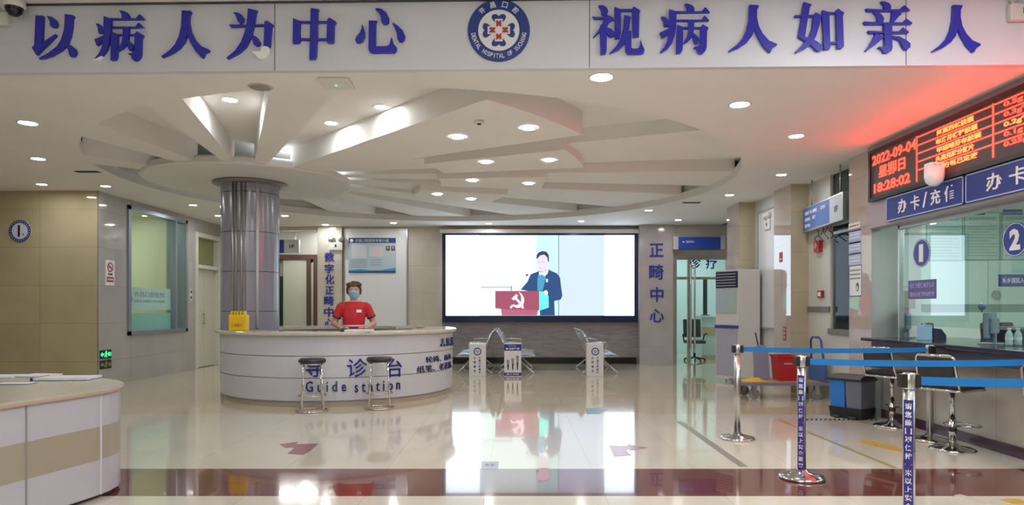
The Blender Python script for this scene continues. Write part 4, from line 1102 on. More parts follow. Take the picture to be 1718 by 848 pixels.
# short brown hair
HAIR = noisy(mat('brown_hair', (0.085, 0.042, 0.022), 0.45), 70, 0.35, (1, 1, 0.25))
b = MB()
ball(b, (0, 0.0, 1.600), 0.106, 0.112, 0.103, 28); ball(b, (0, 0.03, 1.56), 0.097, 0.09, 0.11, 24)
for s in (-1, 1):
    ball(b, (s * 0.088, 0.0, 1.575), 0.022, 0.062, 0.068, 16); ball(b, (s * 0.062, -0.075, 1.648), 0.05, 0.045, 0.032, 16)
for k in range(9):                                                       # fringe locks swept to one side
    u = -0.056 + k * 0.014
    limb(b, (u * 0.7 + 0.02, -0.06, 1.675), (u, -0.122 + abs(u) * 0.5, 1.618 + (0.006 if k % 2 else 0)), 0.020, 0.009)
remesh(b, 0.006, 'hair', HAIR, pers, 2)
for s in (-1, 1):
    b = MB(); ball(b, (s * 0.033, -0.119, 1.570), 0.0155, 0.008, 0.0065, 14); e_ = b.build('eye', mat('eye_white', (0.6, 0.58, 0.55), 0.2), pers, local=True, smooth=True)
    b = MB(); ball(b, (s * 0.033, -0.1255, 1.570), 0.0065, 0.003, 0.006, 12); b.build('iris', mat('dark_iris', (0.015, 0.008, 0.006), 0.1), e_, local=True, smooth=True)
    b = MB(); limb(b, (s * 0.018, -0.127, 1.589), (s * 0.052, -0.113, 1.590), 0.004, 0.003); b.build('eyebrow', HAIR, pers, local=True, smooth=True)
# pleated mask
b = MB(); rows = []
for j, (zz, w, yb, bul) in enumerate(((1.556, 0.068, -0.095, 0.062), (1.538, 0.076, -0.088, 0.074), (1.532, 0.076, -0.088, 0.070), (1.512, 0.074, -0.080, 0.066), (1.507, 0.074, -0.080, 0.062), (1.485, 0.066, -0.072, 0.056), (1.462, 0.050, -0.066, 0.046), (1.446, 0.040, -0.060, 0.030))):
    rows.append([(w * u, yb - bul * (1 - abs(u) ** 2.2) + 0.035 * abs(u) ** 3, zz) for u in [k / 8 for k in range(-8, 9)]])
vr = [[b.bm.verts.new(p) for p in r] for r in rows]
for A, B in zip(vr[:-1], vr[1:]):
    for i in range(16): b._f([A[i], A[i + 1], B[i + 1], B[i]])
mk = b.build('face_mask', mat('mask_blue', (0.22, 0.52, 0.72), 0.8), pers, local=True, smooth=True)
md = mk.modifiers.new('th', 'SOLIDIFY'); md.thickness = 0.002
for s in (-1, 1):
    MB().tube([(s * 0.070, -0.062, 1.548), (s * 0.086, -0.03, 1.575), (s * 0.095, -0.005, 1.56), (s * 0.088, -0.01, 1.53), (s * 0.066, -0.055, 1.485)], 0.0018, 6).build('ear_loop', PRINTW, mk, local=True)
pers.scale = (1.0, 1.0, 1.0)

# ---- round stools
def round_stool(x, y, label, rz):
    t = thing('round_stool', label, 'stool', (x, y, 0), rz, 'round stools at the guide counter')
    MB().lathe((0, 0, 0), [(0, 0.615), (0.15, 0.615), (0.168, 0.63), (0.172, 0.655), (0.155, 0.675), (0, 0.68)], 36).build('seat', LEATHER, t, local=True)
    MB().lathe((0, 0, 0), [(0.10, 0.600), (0.15, 0.600), (0.15, 0.616), (0.10, 0.616)], 32).build('seat_ring', CHROME, t, local=True)
    for k in range(4):
        a = PI / 4 + k * PI / 2
        MB().tube([(0.145 * math.cos(a), 0.145 * math.sin(a), 0.61), (0.19 * math.cos(a), 0.19 * math.sin(a), 0.013)], 0.0105, 10).build('leg', CHROME, t, local=True)
    MB().ringtube((0, 0, 0.205), 0.172, 0.008).build('foot_ring', CHROME, t, local=True)
    MB().ringtube((0, 0, 0.012), 0.192, 0.012).build('base_ring', CHROME, t, local=True)
    return t
x, y = on_floor(525, 690); s1 = round_stool(x, y - 0.03, 'black-topped chrome stool hiding the left character of the guide counter', 0.35)
x, y = on_floor(638, 685); dup(s1, (x, y - 0.05, 0), 'black-topped chrome stool before the right end of the guide counter lettering', 0.2)

# ---- waiting benches seen end-on
PERF = mat('perforated_steel', (0.46, 0.49, 0.56), 0.35, 0.55)
def bench(x, y, s, label):
    """s = +1: seats face right, -1: face left; three seats running away from the viewer"""
    t = thing('waiting_bench', label, 'bench', (x, y, 0), 0, 'steel waiting benches')
    for k in range(3):
        y0, y1 = k * 0.56 + 0.02, k * 0.56 + 0.54
        m = MB()
        prof = [(0.0, 0.40), (0.20, 0.385), (0.40, 0.40), (0.50, 0.385), (0.55, 0.355)]
        for (a, za), (c, zc) in zip(prof[:-1], prof[1:]):
            m.face([(s * a, y0, za), (s * c, y0, zc), (s * c, y1, zc), (s * a, y1, za)])
        o = m.build('seat', PERF, t, local=True); md = o.modifiers.new('th', 'SOLIDIFY'); md.thickness = 0.02
        m = MB(); prof = [(-0.01, 0.44), (-0.05, 0.58), (-0.13, 0.78), (-0.21, 0.88)]
        for (a, za), (c, zc) in zip(prof[:-1], prof[1:]):
            m.face([(s * a, y0, za), (s * c, y0, zc), (s * c, y1, zc), (s * a, y1, za)])
        o = m.build('backrest', PERF, t, local=True); md = o.modifiers.new('th', 'SOLIDIFY'); md.thickness = 0.02
    MB().box(min(s * 0.17, s * 0.25), max(s * 0.17, s * 0.25), 0.0, 1.68, 0.29, 0.35, 0.006).build('beam', STEEL, t, local=True)
    for yk in (0.0, 0.56, 1.12, 1.68):
        m = MB()
        m.tube([(s * -0.20, yk, 0.86), (s * -0.06, yk, 0.60), (s * 0.0, yk, 0.42), (s * 0.2, yk, 0.345), (s * 0.56, yk, 0.36)], 0.014, 8)
        m.build('side_frame', CHROME, t, local=True)
    for yk in (0.0, 1.12 + 0.56):
        m = MB(); m.tube([(s * -0.09, yk, 0.62), (s * 0.10, yk, 0.635), (s * 0.28, yk, 0.625), (s * 0.30, yk, 0.58), (s * 0.20, yk, 0.36)], 0.013, 8)
        m.build('armrest', CHROME, t, local=True)
    for yk in (0.1, 1.58):
        for fx in (-0.16, 0.52):
            MB().tube([(s * 0.21, yk, 0.31), (s * fx, yk, 0.02), (s * (fx + 0.02 * (1 if fx > 0 else -1)), yk, 0.012)], 0.017, 8).build('leg', CHROME, t, local=True)
    return t
bench((811 - PX) * 13.4 / FPX, 13.4, -1, 'steel bench end facing left, behind the white box sign nearest the counter')
bench((851 - PX) * 13.4 / FPX, 13.4, 1, 'steel bench end facing right, behind the blue-topped box sign')
bench((993 - PX) * 13.4 / FPX, 13.4, 1, 'steel bench end facing right, standing alone behind the rightmost box sign')
# ---- box signs before the benches
def box_sign(x0, x1, label, kind):
    Yb = 12.95
    a = on_y(x0, 634, Yb); c = on_y(x1, 577, Yb)
    t = thing('box_sign', label, 'sign', ((a[0] + c[0]) / 2, Yb + 0.12, 0))
    h = c[1]
    MB().box(a[0], c[0], Yb, Yb + 0.24, 0, h, 0.006).build('case', mat('case_white', (0.72, 0.72, 0.73), 0.3), t)
    F = FY(Yb); w = c[0] - a[0]; cx = (a[0] + c[0]) / 2
    p = MB()
    if kind == 0:
        p.m(EMB).annulus(F, cx, h * 0.76, 0.055, 0.075, 0, 0.003, 28).m(GREY)
        for q in range(4):
            an = q * PI / 2; p.disc(F, cx + 0.022 * math.cos(an), h * 0.76 + 0.022 * math.sin(an), 0.014, None, 0, 0.003, 12)
        p.m(NAVY)
        for k, ch in enumerate('文明候诊'): p.text(ch, F, cx - 0.075, h * 0.52 - k * 0.082, cx - 0.03, h * 0.52 - k * 0.082 + 0.05, 0.003, 0, 0.02)
        for k, ch in enumerate('许昌口腔医院'): p.text(ch, F, cx + 0.025, h * 0.54 - k * 0.056, cx + 0.062, h * 0.54 - k * 0.056 + 0.038, 0.003, 0, 0.02)
    else:
        HB = mat('header_blue', (0.018, 0.025, 0.22), 0.3)
        p.m(HB).rect(F, a[0], h * 0.785, c[0], h * 0.985, 0, 0.003).rect(F, a[0], 0.012, c[0], 0.075, 0, 0.003)
        p.m(PRINTW).text('友好牙科', F, cx - 0.07, h * 0.81, cx + 0.13, h * 0.88, 0.005, 0.003, 0.03).text('EARLY CARE', F, cx - 0.08, h * 0.92, cx + 0.06, h * 0.95, 0.005, 0.003).text('服务热线', F, cx - 0.12, 0.028, cx + 0.12, 0.06, 0.005, 0.003, 0.02)
        p.disc(F, cx - 0.11, h * 0.845, 0.02, None, 0.003, 0.005, 12)
        for dx, hh in ((-0.09, 0.18), (0.0, 0.21), (0.09, 0.26)):
            p.m(GREY).prism([(cx + dx - 0.03, 0.14 + hh), (cx + dx - 0.012, 0.14), (cx + dx + 0.012, 0.14), (cx + dx + 0.03, 0.14 + hh)], F, 0, 0.003)
            p.m(DARK).prism([(cx + dx - 0.018, 0.13 + hh * 0.55), (cx + dx - 0.008, 0.12), (cx + dx + 0.008, 0.12), (cx + dx + 0.018, 0.13 + hh * 0.55)], F, 0.003, 0.005)
    p.build('print', None, t)
box_sign(787, 815, 'white box sign with a round emblem, standing nearest the guide counter', 0)
box_sign(846, 874.5, 'white box sign with a dark blue head and three dark pictured rods', 1)
box_sign(985, 1012.5, 'white box sign with a round emblem, standing rightmost before the lone bench', 0)

# ---- stanchions and belts
BELT = mat('belt_blue', (0.006, 0.165, 0.46), 0.55)
def stanchion(px, pyb, label, sticker, belt_to=None, belt_label=None):
    x, y = on_floor(px, pyb)
    t = thing('stanchion', label, 'barrier post', (x, y, 0), 0, 'steel belt posts')
    MB().lathe((0, 0, 0), [(0, 0), (0.165, 0), (0.172, 0.008), (0.165, 0.022), (0.12, 0.034), (0.05, 0.05), (0.034, 0.07), (0, 0.07)], 44).build('base', CHROME, t, local=True)
    MB().lathe((0, 0, 0), [(0, 0.06), (0.032, 0.06), (0.032, 0.93), (0, 0.93)], 28).build('post', STEEL, t, local=True)
    MB().lathe((0, 0, 0), [(0.034, 0.86), (0.037, 0.865), (0.037, 0.945), (0.030, 0.952), (0, 0.953)], 28).build('cap', STEEL, t, local=True)
    MB().box(0.022, 0.052, -0.035, 0.035, 0.868, 0.945, 0.006).build('belt_cassette', BLACK, t, local=True)
    MB().box(-0.052, -0.022, -0.03, 0.03, 0.868, 0.945, 0.006).build('clip', BLACK, t, local=True)
    if sticker:
        p = MB()
        class C:                                            # wrapped round the post, towards the left front
            def pt(self, a, b_, c=0):
                th = -PI / 2 - 0.62 + a / 0.033; return Vector(((0.033 + c) * math.cos(th), (0.033 + c) * math.sin(th), b_))
        F = C()
        p.m(mat('sticker_violet', (0.035, 0.02, 0.20), 0.35))
        n = 6; U = [-0.026 + 0.052 * i / n for i in range(n + 1)]
        for u0, u1 in zip(U[:-1], U[1:]):
            p.face([F.pt(u0, 0.06, 0.0006), F.pt(u1, 0.06, 0.0006), F.pt(u1, 0.80, 0.0006), F.pt(u0, 0.80, 0.0006)])
        p.m(PRINTW)
        s = '请您戴口罩保持一米以上安全距离'
        for k, ch in enumerate(s):
            zc = 0.765 - k * 0.047
            h = 0.034 if ch != '一' else 0.008
            p.text(ch, F, -0.017, zc - h / 2, 0.017, zc + h / 2, 0.0014, 0.0006, 0.02, depth=False)
        p.build('sticker', None, t, local=True)
    return t, x, y
def belt(x0, y0, x1, y1, label):
    x0 += 0.003; x1 -= 0.003
    L = math.hypot(x1 - x0, y1 - y0); d = Vector(((x1 - x0) / L, (y1 - y0) / L, 0)); nrm = Vector((-d.y, d.x, 0))
    m = MB(); n = 16; w = 0.024
    V = []
    for i in range(n + 1):
        u = i / n; p = Vector((x0, y0, 0)) + d * (L * u); sag = -0.015 * (1 - (2 * u - 1) ** 2)
        V.append([m.bm.verts.new(p + nrm * s * 0.0012 + Vector((0, 0, 0.905 + sag + k * w))) for s in (-1, 1) for k in (-1, 1)])
    for A, B in zip(V[:-1], V[1:]):
        for a, c in ((0, 1), (1, 3), (3, 2), (2, 0)): m._f([A[a], A[c], B[c], B[a]])
    m._f(V[0]); m._f(V[-1])
    tag(m.build('barrier_belt', BELT), label, 'barrier belt', 'blue barrier belts')
_, ax, ay = stanchion(1237, 737, 'plain steel belt post standing farthest left, without a sticker', False)
_, bx_, by_ = stanchion(1345, 803, 'steel belt post with a violet lettered sticker and a full round base in view', True)
_, cx2, cy2 = stanchion(1525, 907, 'steel belt post with a violet lettered sticker cut by the bottom edge', True)
t4, dx2, dy2 = stanchion(1560, 740, 'steel belt post among the bar stools, close to the reception counter', False)
t4.rotation_euler.z = PI / 2
belt(ax + 0.05, ay, dx2 - 0.036, dy2, 'blue belt running from the plain post to the post at the counter')
belt(bx_ + 0.05, by_, 4.02, by_ - 0.05, 'blue belt leaving the sticker post with the visible base towards the right edge')
belt(cx2 + 0.05, cy2, 4.0, cy2, 'lowest and nearest blue belt, leaving the post cut by the bottom edge')

# ---- tall air conditioner
t = thing('air_conditioner', 'tall white floor-standing air conditioner with a dark louvre at the top', 'air conditioner', (4.0, 12.1, 0))
ACW = mat('ac_white', (0.60, 0.59, 0.57), 0.3)
X0, X1, Y0, Y1, H = 3.88, 4.29, 11.84, 12.28, 2.0
MB().box(X0 + 0.02, X1, Y0, Y1, 0.05, H, 0.012).build('body', ACW, t)
MB().box(X0 + 0.03, X1 - 0.01, Y0 + 0.01, Y1 - 0.01, 0.0, 0.055).build('plinth', mat('plinth_navy', (0.03, 0.035, 0.09), 0.4), t)
# the front is turned a little towards the lobby
FA = Fr((X0 - 0.24, Y1, 0), Vector((0.265, Y0 - Y1, 0)).normalized(), (0, 0, 1), Vector((-(Y1 - Y0), -0.265, 0)).normalized())
Lf = math.hypot(0.265, Y1 - Y0)
m = MB().prism([(X0 - 0.24, Y1), (X0 + 0.025, Y0), (X0 + 0.025, Y1)], Fr((0, 0, 0), (1, 0, 0), (0, 1, 0), (0, 0, 1)), 0.05, H, True); m.build('front_cheek', ACW, t)
MB().rect(FA, 0.01, 1.68, Lf - 0.01, 1.97, 0, 0.012).build('louvre_frame', mat('louvre_navy', (0.015, 0.018, 0.06), 0.3), t)
for k in range(5): MB().rect(FA, 0.04, 1.71 + k * 0.052, Lf - 0.05, 1.722 + k * 0.052, 0.012, 0.03).build('louvre', mat('louvre_pale', (0.45, 0.45, 0.55), 0.3), t)
MB().rect(FA, 0.01, 1.22, Lf - 0.03, 1.66, 0, 0.010).build('display_panel', mat('mirror_panel', (0.62, 0.72, 0.78), 0.06, 0.6), t)
MB().rect(FA, 0.0, 0.955, Lf + 0.005, 1.01, 0, 0.03).build('trim_strip', mat('strip_blue', (0.03, 0.05, 0.28), 0.3), t)
GRL = mat('grille_lilac', (0.42, 0.42, 0.50), 0.5)
gm = MB().m(GRL).rect(FA, 0.015, 0.10, Lf - 0.015, 0.93, 0, 0.008).m(mat('grille_dark', (0.30, 0.30, 0.38), 0.6))
for i in range(40):
    gm.rect(FA, 0.03, 0.12 + i * 0.02, Lf - 0.03, 0.126 + i * 0.02, 0.008, 0.0095)
gm.build('grille', None, t)

# ---- right-hand wall fittings
F = FXR(4.36)
a = on_x(1276, 548, 4.36); c = on_x(1298, 338, 4.36)
t = thing('wall_panel', 'tall white framed panel hung on the white wall beside the air conditioner', 'panel', (4.36, 11.5, 0.95))
MB().box(4.335, 4.36, 11.30, 12.05, 0.98, 3.0, 0.004).build('board', mat('panel_white', (0.66, 0.67, 0.68), 0.3), t)
f = MB()
for r in ((11.27, 11.30, 0.95, 3.03), (12.05, 12.08, 0.95, 3.03), (11.30, 12.05, 0.95, 0.98), (11.30, 12.05, 3.0, 3.03)): f.box(4.325, 4.36, r[0], r[1], r[2], r[3])
f.build('frame', mat('frame_bluegrey', (0.32, 0.36, 0.42), 0.35), t)
F = FXR(4.28)
o = MB().m(mat('poster_red', (0.40, 0.03, 0.05), 0.5)).rect(F, -10.95, 2.06, -10.82, 2.22, 0, 0.004).m(PRINTW).rect(F, -10.93, 2.10, -10.84, 2.12, 0.004, 0.005); tag(o.build('red_notice'), 'small red notice high on the pinkish pier face', 'notice')
o = MB().m(mat('notice_brown', (0.22, 0.06, 0.06), 0.5)).rect(F, -10.78, 0.80, -10.68, 1.02, 0, 0.006)
for k in range(3): o.m(mat('notice_tan', (0.5, 0.32, 0.3), 0.5)).rect(F, -10.765, 0.83 + k * 0.065, -10.695, 0.87 + k * 0.065, 0.006, 0.008)
tag(o.build('brown_notice'), 'small red-brown notice low on the pinkish pier face', 'notice')
F = FXR(4.56)
def onF(x, y, X): zz, hh = on_x(x, y, X); return -zz, hh
t = thing('fire_alarm', 'red square fire alarm on the white wall under the hanging blue sign', 'alarm', (4.55, 10.1, 2.15))
u, v = onF(1376, 415, 4.56)
MB().rect(F, u - 0.085, v - 0.075, u + 0.085, v + 0.095, 0, 0.06).build('case', RED, t); MB().disc(F, u, v + 0.02, 0.045, None, 0.06, 0.07, 24).build('sounder', mat('sounder_grey', (0.35, 0.25, 0.25), 0.4), t)
u, v = onF(1379, 494, 4.56)
t = thing('call_point', 'small red framed call point below the fire alarm', 'call point', (4.55, 10.0, 1.45))
MB().rect(F, u - 0.075, v - 0.055, u + 0.075, v + 0.055, 0, 0.04).build('case', mat('dull_red', (0.28, 0.02, 0.03), 0.4), t); MB().rect(F, u - 0.045, v - 0.03, u + 0.045, v + 0.03, 0.04, 0.045).build('pane', PRINTW, t)
# hanging blue direction sign
t = thing('direction_sign', 'hanging blue direction sign with three text rows and 1F on its white end', 'sign', (4.4, 9.65, 2.5))
p0, p1 = Vector((4.44, 10.42, 0)), Vector((4.295, 8.86, 0))
U = (p1 - p0).normalized(); Nn = Vector((U.y, -U.x, 0)); Ls = (p1 - p0).length
FS = Fr(p0, U, (0, 0, 1), Nn)
z0, z1 = 2.50, 2.83
MB().rect(FS, 0, z0, Ls * 0.70, z1, -0.09, 0).prism([(0, z0), (Ls * 0.70, z0), (Ls * 0.70, z1), (0, z1)], FS, -0.09, -0.088).build('blue_panel', mat('direction_blue', (0.05, 0.13, 0.42), 0.35), t)
MB().rect(FS, Ls * 0.70, z0, Ls, z1, -0.09, 0).build('white_panel', mat('direction_white', (0.55, 0.60, 0.68), 0.35), t)
fr = MB()
for v0, v1 in ((z0 - 0.02, z0), (z1, z1 + 0.02)): fr.rect(FS, 0, v0, Ls, v1, -0.095, 0.006)
fr.rect(FS, Ls, z0 - 0.02, Ls + 0.02, z1 + 0.02, -0.095, 0.006).build('frame', STEEL, t)
for k, row in enumerate((('儿童口腔科', '检验科', '放射科'), ('正畸中心', '药房'), ('种植中心',))):
    for j, s in enumerate(row): MB().m(PRINTW).text(s, FS, 0.08 + j * 0.34, z1 - 0.10 - k * 0.095, 0.08 + j * 0.34 + 0.06 * len(s), z1 - 0.045 - k * 0.095, 0.004, 0, 0.02).build('lettering', None, t)
MB().m(NAVY).text('1F', FS, Ls * 0.82, 2.62, Ls * 0.89, 2.70, 0.004, 0, 0.03).build('figure', None, t)
for u in (0.25, Ls - 0.2): MB().cyl(FS.pt(u, z1 + 0.02, -0.045), FS.pt(u, CEIL, -0.045), 0.010).build('hanger', STEEL, t)
cb = MB(); random.seed(3)
for k in range(4):
    pts = [FS.pt(0.45 + k * 0.16 + 0.10 * math.sin(i * 1.3 + k), z0 - 0.03 - 0.035 * i + 0.015 * math.sin(i * 2.1 + k), -0.05 - 0.01 * k) for i in range(6)]
    cb.tube(pts, 0.008, 6)
cb.build('cable', mat('cable_dark', (0.06, 0.06, 0.05), 0.5), t)
# notices on the near pier: the pier face towards the lobby
F = FXR(4.30)
def notice(x0, y0, x1, y1, paint, label):
    u0, v0 = onF(x0, y1, 4.30); u1, v1 = onF(x1, y0, 4.30); vm0 = (onF((x0 + x1) / 2, y1, 4.30)[1]); vm1 = onF((x0 + x1) / 2, y0, 4.30)[1]
    m = MB(); paint(m, u0, vm0, u1, vm1); tag(m.build('wall_notice'), label, 'notice', 'notices on the near pier')
NB = mat('notice_blue', (0.40, 0.52, 0.78), 0.5)
def n_red(m, a, c, d, e):
    m.m(PAPER).rect(F, a, c, d, e, 0, 0.003).m(RED).text('温馨提示', F, a + 0.02, c + 0.03, d - 0.02, e - 0.03, 0.005, 0.003, 0.03)
def n_blue(m, a, c, d, e):
    m.m(NB).rect(F, a, c, d, e, 0, 0.003).m(NAVY).rect(F, a, e - 0.02, d, e, 0.003, 0.004).m(PRINTW)
    for k in range(3): m.rect(F, a + 0.02, c + 0.03 + k * 0.04, d - 0.03, c + 0.045 + k * 0.04, 0.003, 0.004)
def n_white(m, a, c, d, e):
    m.m(PRINTW).rect(F, a, c, d, e, 0, 0.003).m(NAVY)
    for r in ((a, c, d, c + 0.012), (a, e - 0.012, d, e), (a, c, a + 0.01, e), (d - 0.01, c, d, e)): m.rect(F, *r, 0.003, 0.0045)
    m.m(BLACK).disc(F, a + (d - a) * 0.68, c + (e - c) * 0.30, 0.035, 0.055, 0.003, 0.005, 20).m(PRINTW).disc(F, a + (d - a) * 0.68, c + (e - c) * 0.27, 0.018, 0.03, 0.005, 0.006, 16).m(GREY)
    for k in range(3): m.rect(F, a + 0.02, c + (e - c) * (0.55 + k * 0.13), d - 0.03, c + (e - c) * (0.60 + k * 0.13), 0.003, 0.0045)
notice(1424, 374, 1443, 384, n_red, 'white slip with red characters topmost on the pinkish near pier')
notice(1424.5, 386, 1445, 404, n_blue, 'pale blue notice on the near pier, just under the red-lettered slip')
notice(1424.5, 406, 1445, 423, n_blue, 'pale blue notice on the near pier, middle of three blue ones')
notice(1424.5, 425, 1445, 443, n_blue, 'pale blue notice on the near pier, just above the framed white one')
notice(1425, 445, 1446, 498, n_white, 'dark-framed white notice with a round black figure, lowest on the near pier')

# ---- platform trolley with its load
x, y = on_floor(1312, 665)
t = thing('platform_trolley', 'blue folding-handle platform trolley parked before the right-hand wall', 'trolley', (3.87, 9.95, 0))
CARTB = mat('trolley_blue', (0.03, 0.07, 0.25), 0.4)
MB().box(3.28, 4.50, 9.66, 10.26, 0.215, 0.245, 0.01).build('deck', noisy(mat('trolley_deck', (0.42, 0.26, 0.14), 0.5), 12, 0.1), t)
e = MB()
for r in ((3.25, 4.53, 9.63, 9.66), (3.25, 4.53, 10.26, 10.29), (3.25, 3.28, 9.66, 10.26), (4.50, 4.53, 9.66, 10.26)): e.box(r[0], r[1], r[2], r[3], 0.205, 0.25, 0.004)
e.build('edge_bumper', mat('bumper_grey', (0.16, 0.17, 0.22), 0.4), t)
e = MB()
for s in (0, 1):
    yy = 9.76 + s * 0.40
    e.tube([(4.44, yy, 0.24), (4.45, yy, 0.60), (4.43, yy + (0.03 if s == 0 else -0.03), 0.84), (4.43, yy + (0.10 if s == 0 else -0.10), 0.885)], 0.016, 10)
e.tube([(4.43, 9.86, 0.885), (4.43, 10.06, 0.885)], 0.016, 10)
e.build('handle', CARTB, t)
MB().box(4.425, 4.455, 9.70, 10.22, 0.25, 0.55, 0.01).build('handle_plate', mat('plate_trolley_blue', (0.05, 0.13, 0.38), 0.4), t)
for wx in (3.44, 4.34):
    for wy in (9.74, 10.18):
        w = MB().cyl((wx, wy - 0.02, 0.075), (wx, wy + 0.02, 0.075), 0.075, seg=24).build('caster', mat('caster_grey', (0.20, 0.20, 0.21), 0.5), t)
        MB().box(wx - 0.03, wx + 0.03, wy - 0.035, wy - 0.025, 0.07, 0.21).box(wx - 0.03, wx + 0.03, wy + 0.025, wy + 0.035, 0.07, 0.21).cyl((wx, wy - 0.036, 0.075), (wx, wy + 0.036, 0.075), 0.015).build('fork', STEEL, w)
t = thing('red_bin', 'square red plastic bin standing on the platform trolley', 'bin', (3.99, 10.02, 0.245))
m = MB()
for z0, z1, s0, s1 in ((0.0, 0.36, 0.125, 0.15),):
    m.bm.verts.ensure_lookup_table()
    lo = [(-s0, -s0, z0), (s0, -s0, z0), (s0, s0, z0), (-s0, s0, z0)]; hi = [(-s1, -s1, z1), (s1, -s1, z1), (s1, s1, z1), (-s1, s1, z1)]
    m.face(lo[::-1])
    for i in range(4): j = (i + 1) % 4; m.face([lo[i], lo[j], hi[j], hi[i]])
o = m.build('body', RED, t, local=True); md = o.modifiers.new('th', 'SOLIDIFY'); md.thickness = 0.008
f = MB()
for r in ((-0.165, 0.165, -0.165, -0.14), (-0.165, 0.165, 0.14, 0.165), (-0.165, -0.14, -0.14, 0.14), (0.14, 0.165, -0.14, 0.14)): f.box(r[0], r[1], r[2], r[3], 0.35, 0.375, 0.005)
f.build('rim', RED, t, local=True)
MB().box(-0.06, 0.06, -0.151, -0.138, 0.24, 0.27, 0.003).build('label', mat('label_pink', (0.55, 0.2, 0.2), 0.5), t, local=True)
t = thing('dust_pan', 'blue-grey lobby dustpan with a long handle leaning upright on the trolley', 'dustpan', (3.69, 10.12, 0.245))
MB().prism([(-0.11, 0), (0.11, 0), (0.105, 0.44), (0.05, 0.52), (-0.05, 0.52), (-0.105, 0.44)], Fr((0, 0, 0), (1, 0, 0), (0, 0.12, 0.99), (0, -1, 0.1)), -0.03, 0.03, True).build('pan', mat('pan_blue_grey', (0.22, 0.22, 0.32), 0.5), t, local=True)
MB().tube([(-0.03, 0.07, 0.50), (-0.06, 0.10, 0.70)], 0.012).build('handle', DARK, t, local=True)
t = thing('yellow_cloth', 'crumpled yellow cloth lying on the left of the trolley', 'cloth', (3.50, 9.92, 0.245))
m = MB(); G = 14
vs = [[m.bm.verts.new(((i / G - 0.5) * 0.34, (j / G - 0.5) * 0.3, 0.006 + 0.055 * max(0, 1 - 2.6 * ((i / G - 0.5) ** 2 + (j / G - 0.5) ** 2) * 2) * (0.75 + 0.35 * math.sin(i * 1.7 + j) * math.cos(j * 1.3)))) for j in range(G + 1)] for i in range(G + 1)]
for i in range(G):
    for j in range(G): m._f([vs[i][j], vs[i + 1][j], vs[i + 1][j + 1], vs[i][j + 1]])
o = m.build('cloth', mat('yellow_cotton', (0.72, 0.42, 0.03), 0.8), t, local=True, smooth=True); md = o.modifiers.new('th', 'SOLIDIFY'); md.thickness = 0.005

# ---- two-part waste bin
x, y = 4.03, 8.0
t = thing('waste_bin', 'two-part waste bin, blue and grey with a black lid, by the near pier', 'bin', (x + 0.02, y + 0.12, 0), -1.0)
def tap(m, x0, x1, y0, y1, z0, z1, k):
    cx_, cy_ = (x0 + x1) / 2, (y0 + y1) / 2
    lo = [(cx_ + (a - cx_) * k, cy_ + (c - cy_) * k, z0) for a, c in ((x0, y0), (x1, y0), (x1, y1), (x0, y1))]
    hi = [(a, c, z1) for a, c in ((x0, y0), (x1, y0), (x1, y1), (x0, y1))]
    m.face(lo[::-1]); m.face(hi)
    for i in range(4): j = (i + 1) % 4; m.face([lo[i], lo[j], hi[j], hi[i]])
    return m
tap(MB(), -0.20, -0.005, -0.15, 0.15, 0.0, 0.45, 0.88).build('blue_half', mat('bin_blue', (0.02, 0.16, 0.50), 0.4), t, local=True)
tap(MB(), 0.005, 0.20, -0.15, 0.15, 0.0, 0.45, 0.88).build('grey_half', mat('bin_grey', (0.13, 0.145, 0.19), 0.45), t, local=True)
tap(MB(), -0.205, 0.205, -0.156, 0.156, 0.0, 0.13, 0.92).build('foot_band', BLACK, t, local=True)
MB().box(-0.22, 0.22, -0.17, 0.17, 0.45, 0.475, 0.008).prism([(-0.17, 0.475), (0.17, 0.475), (0.10, 0.515), (-0.10, 0.515)], Fr((0, 0, 0), (0, 1, 0), (0, 0, 1), (1, 0, 0)), -0.20, 0.20, True).build('lid', BLACK, t, local=True)
for sx in (-0.1, 0.1): MB().box(sx - 0.04, sx + 0.04, -0.19, -0.145, 0.01, 0.03, 0.004).build('pedal', DARK, t, local=True)
FB = Fr((0, -0.147, 0), (1, 0, 0), (0, 0.05, 1), (0, -1, 0))
p = MB().m(PRINTW)
for sx in (-0.10, 0.10):
    for k in range(3):
        a = PI / 2 + k * 2 * PI / 3
        p.prism([(sx + 0.035 * math.cos(a + e), 0.32 + 0.045 * math.sin(a + e)) for e in (-0.3, 0.5, 0.7, -0.1)], FB, -0.004, 0.006)
p.build('recycling_mark', None, t, local=True)

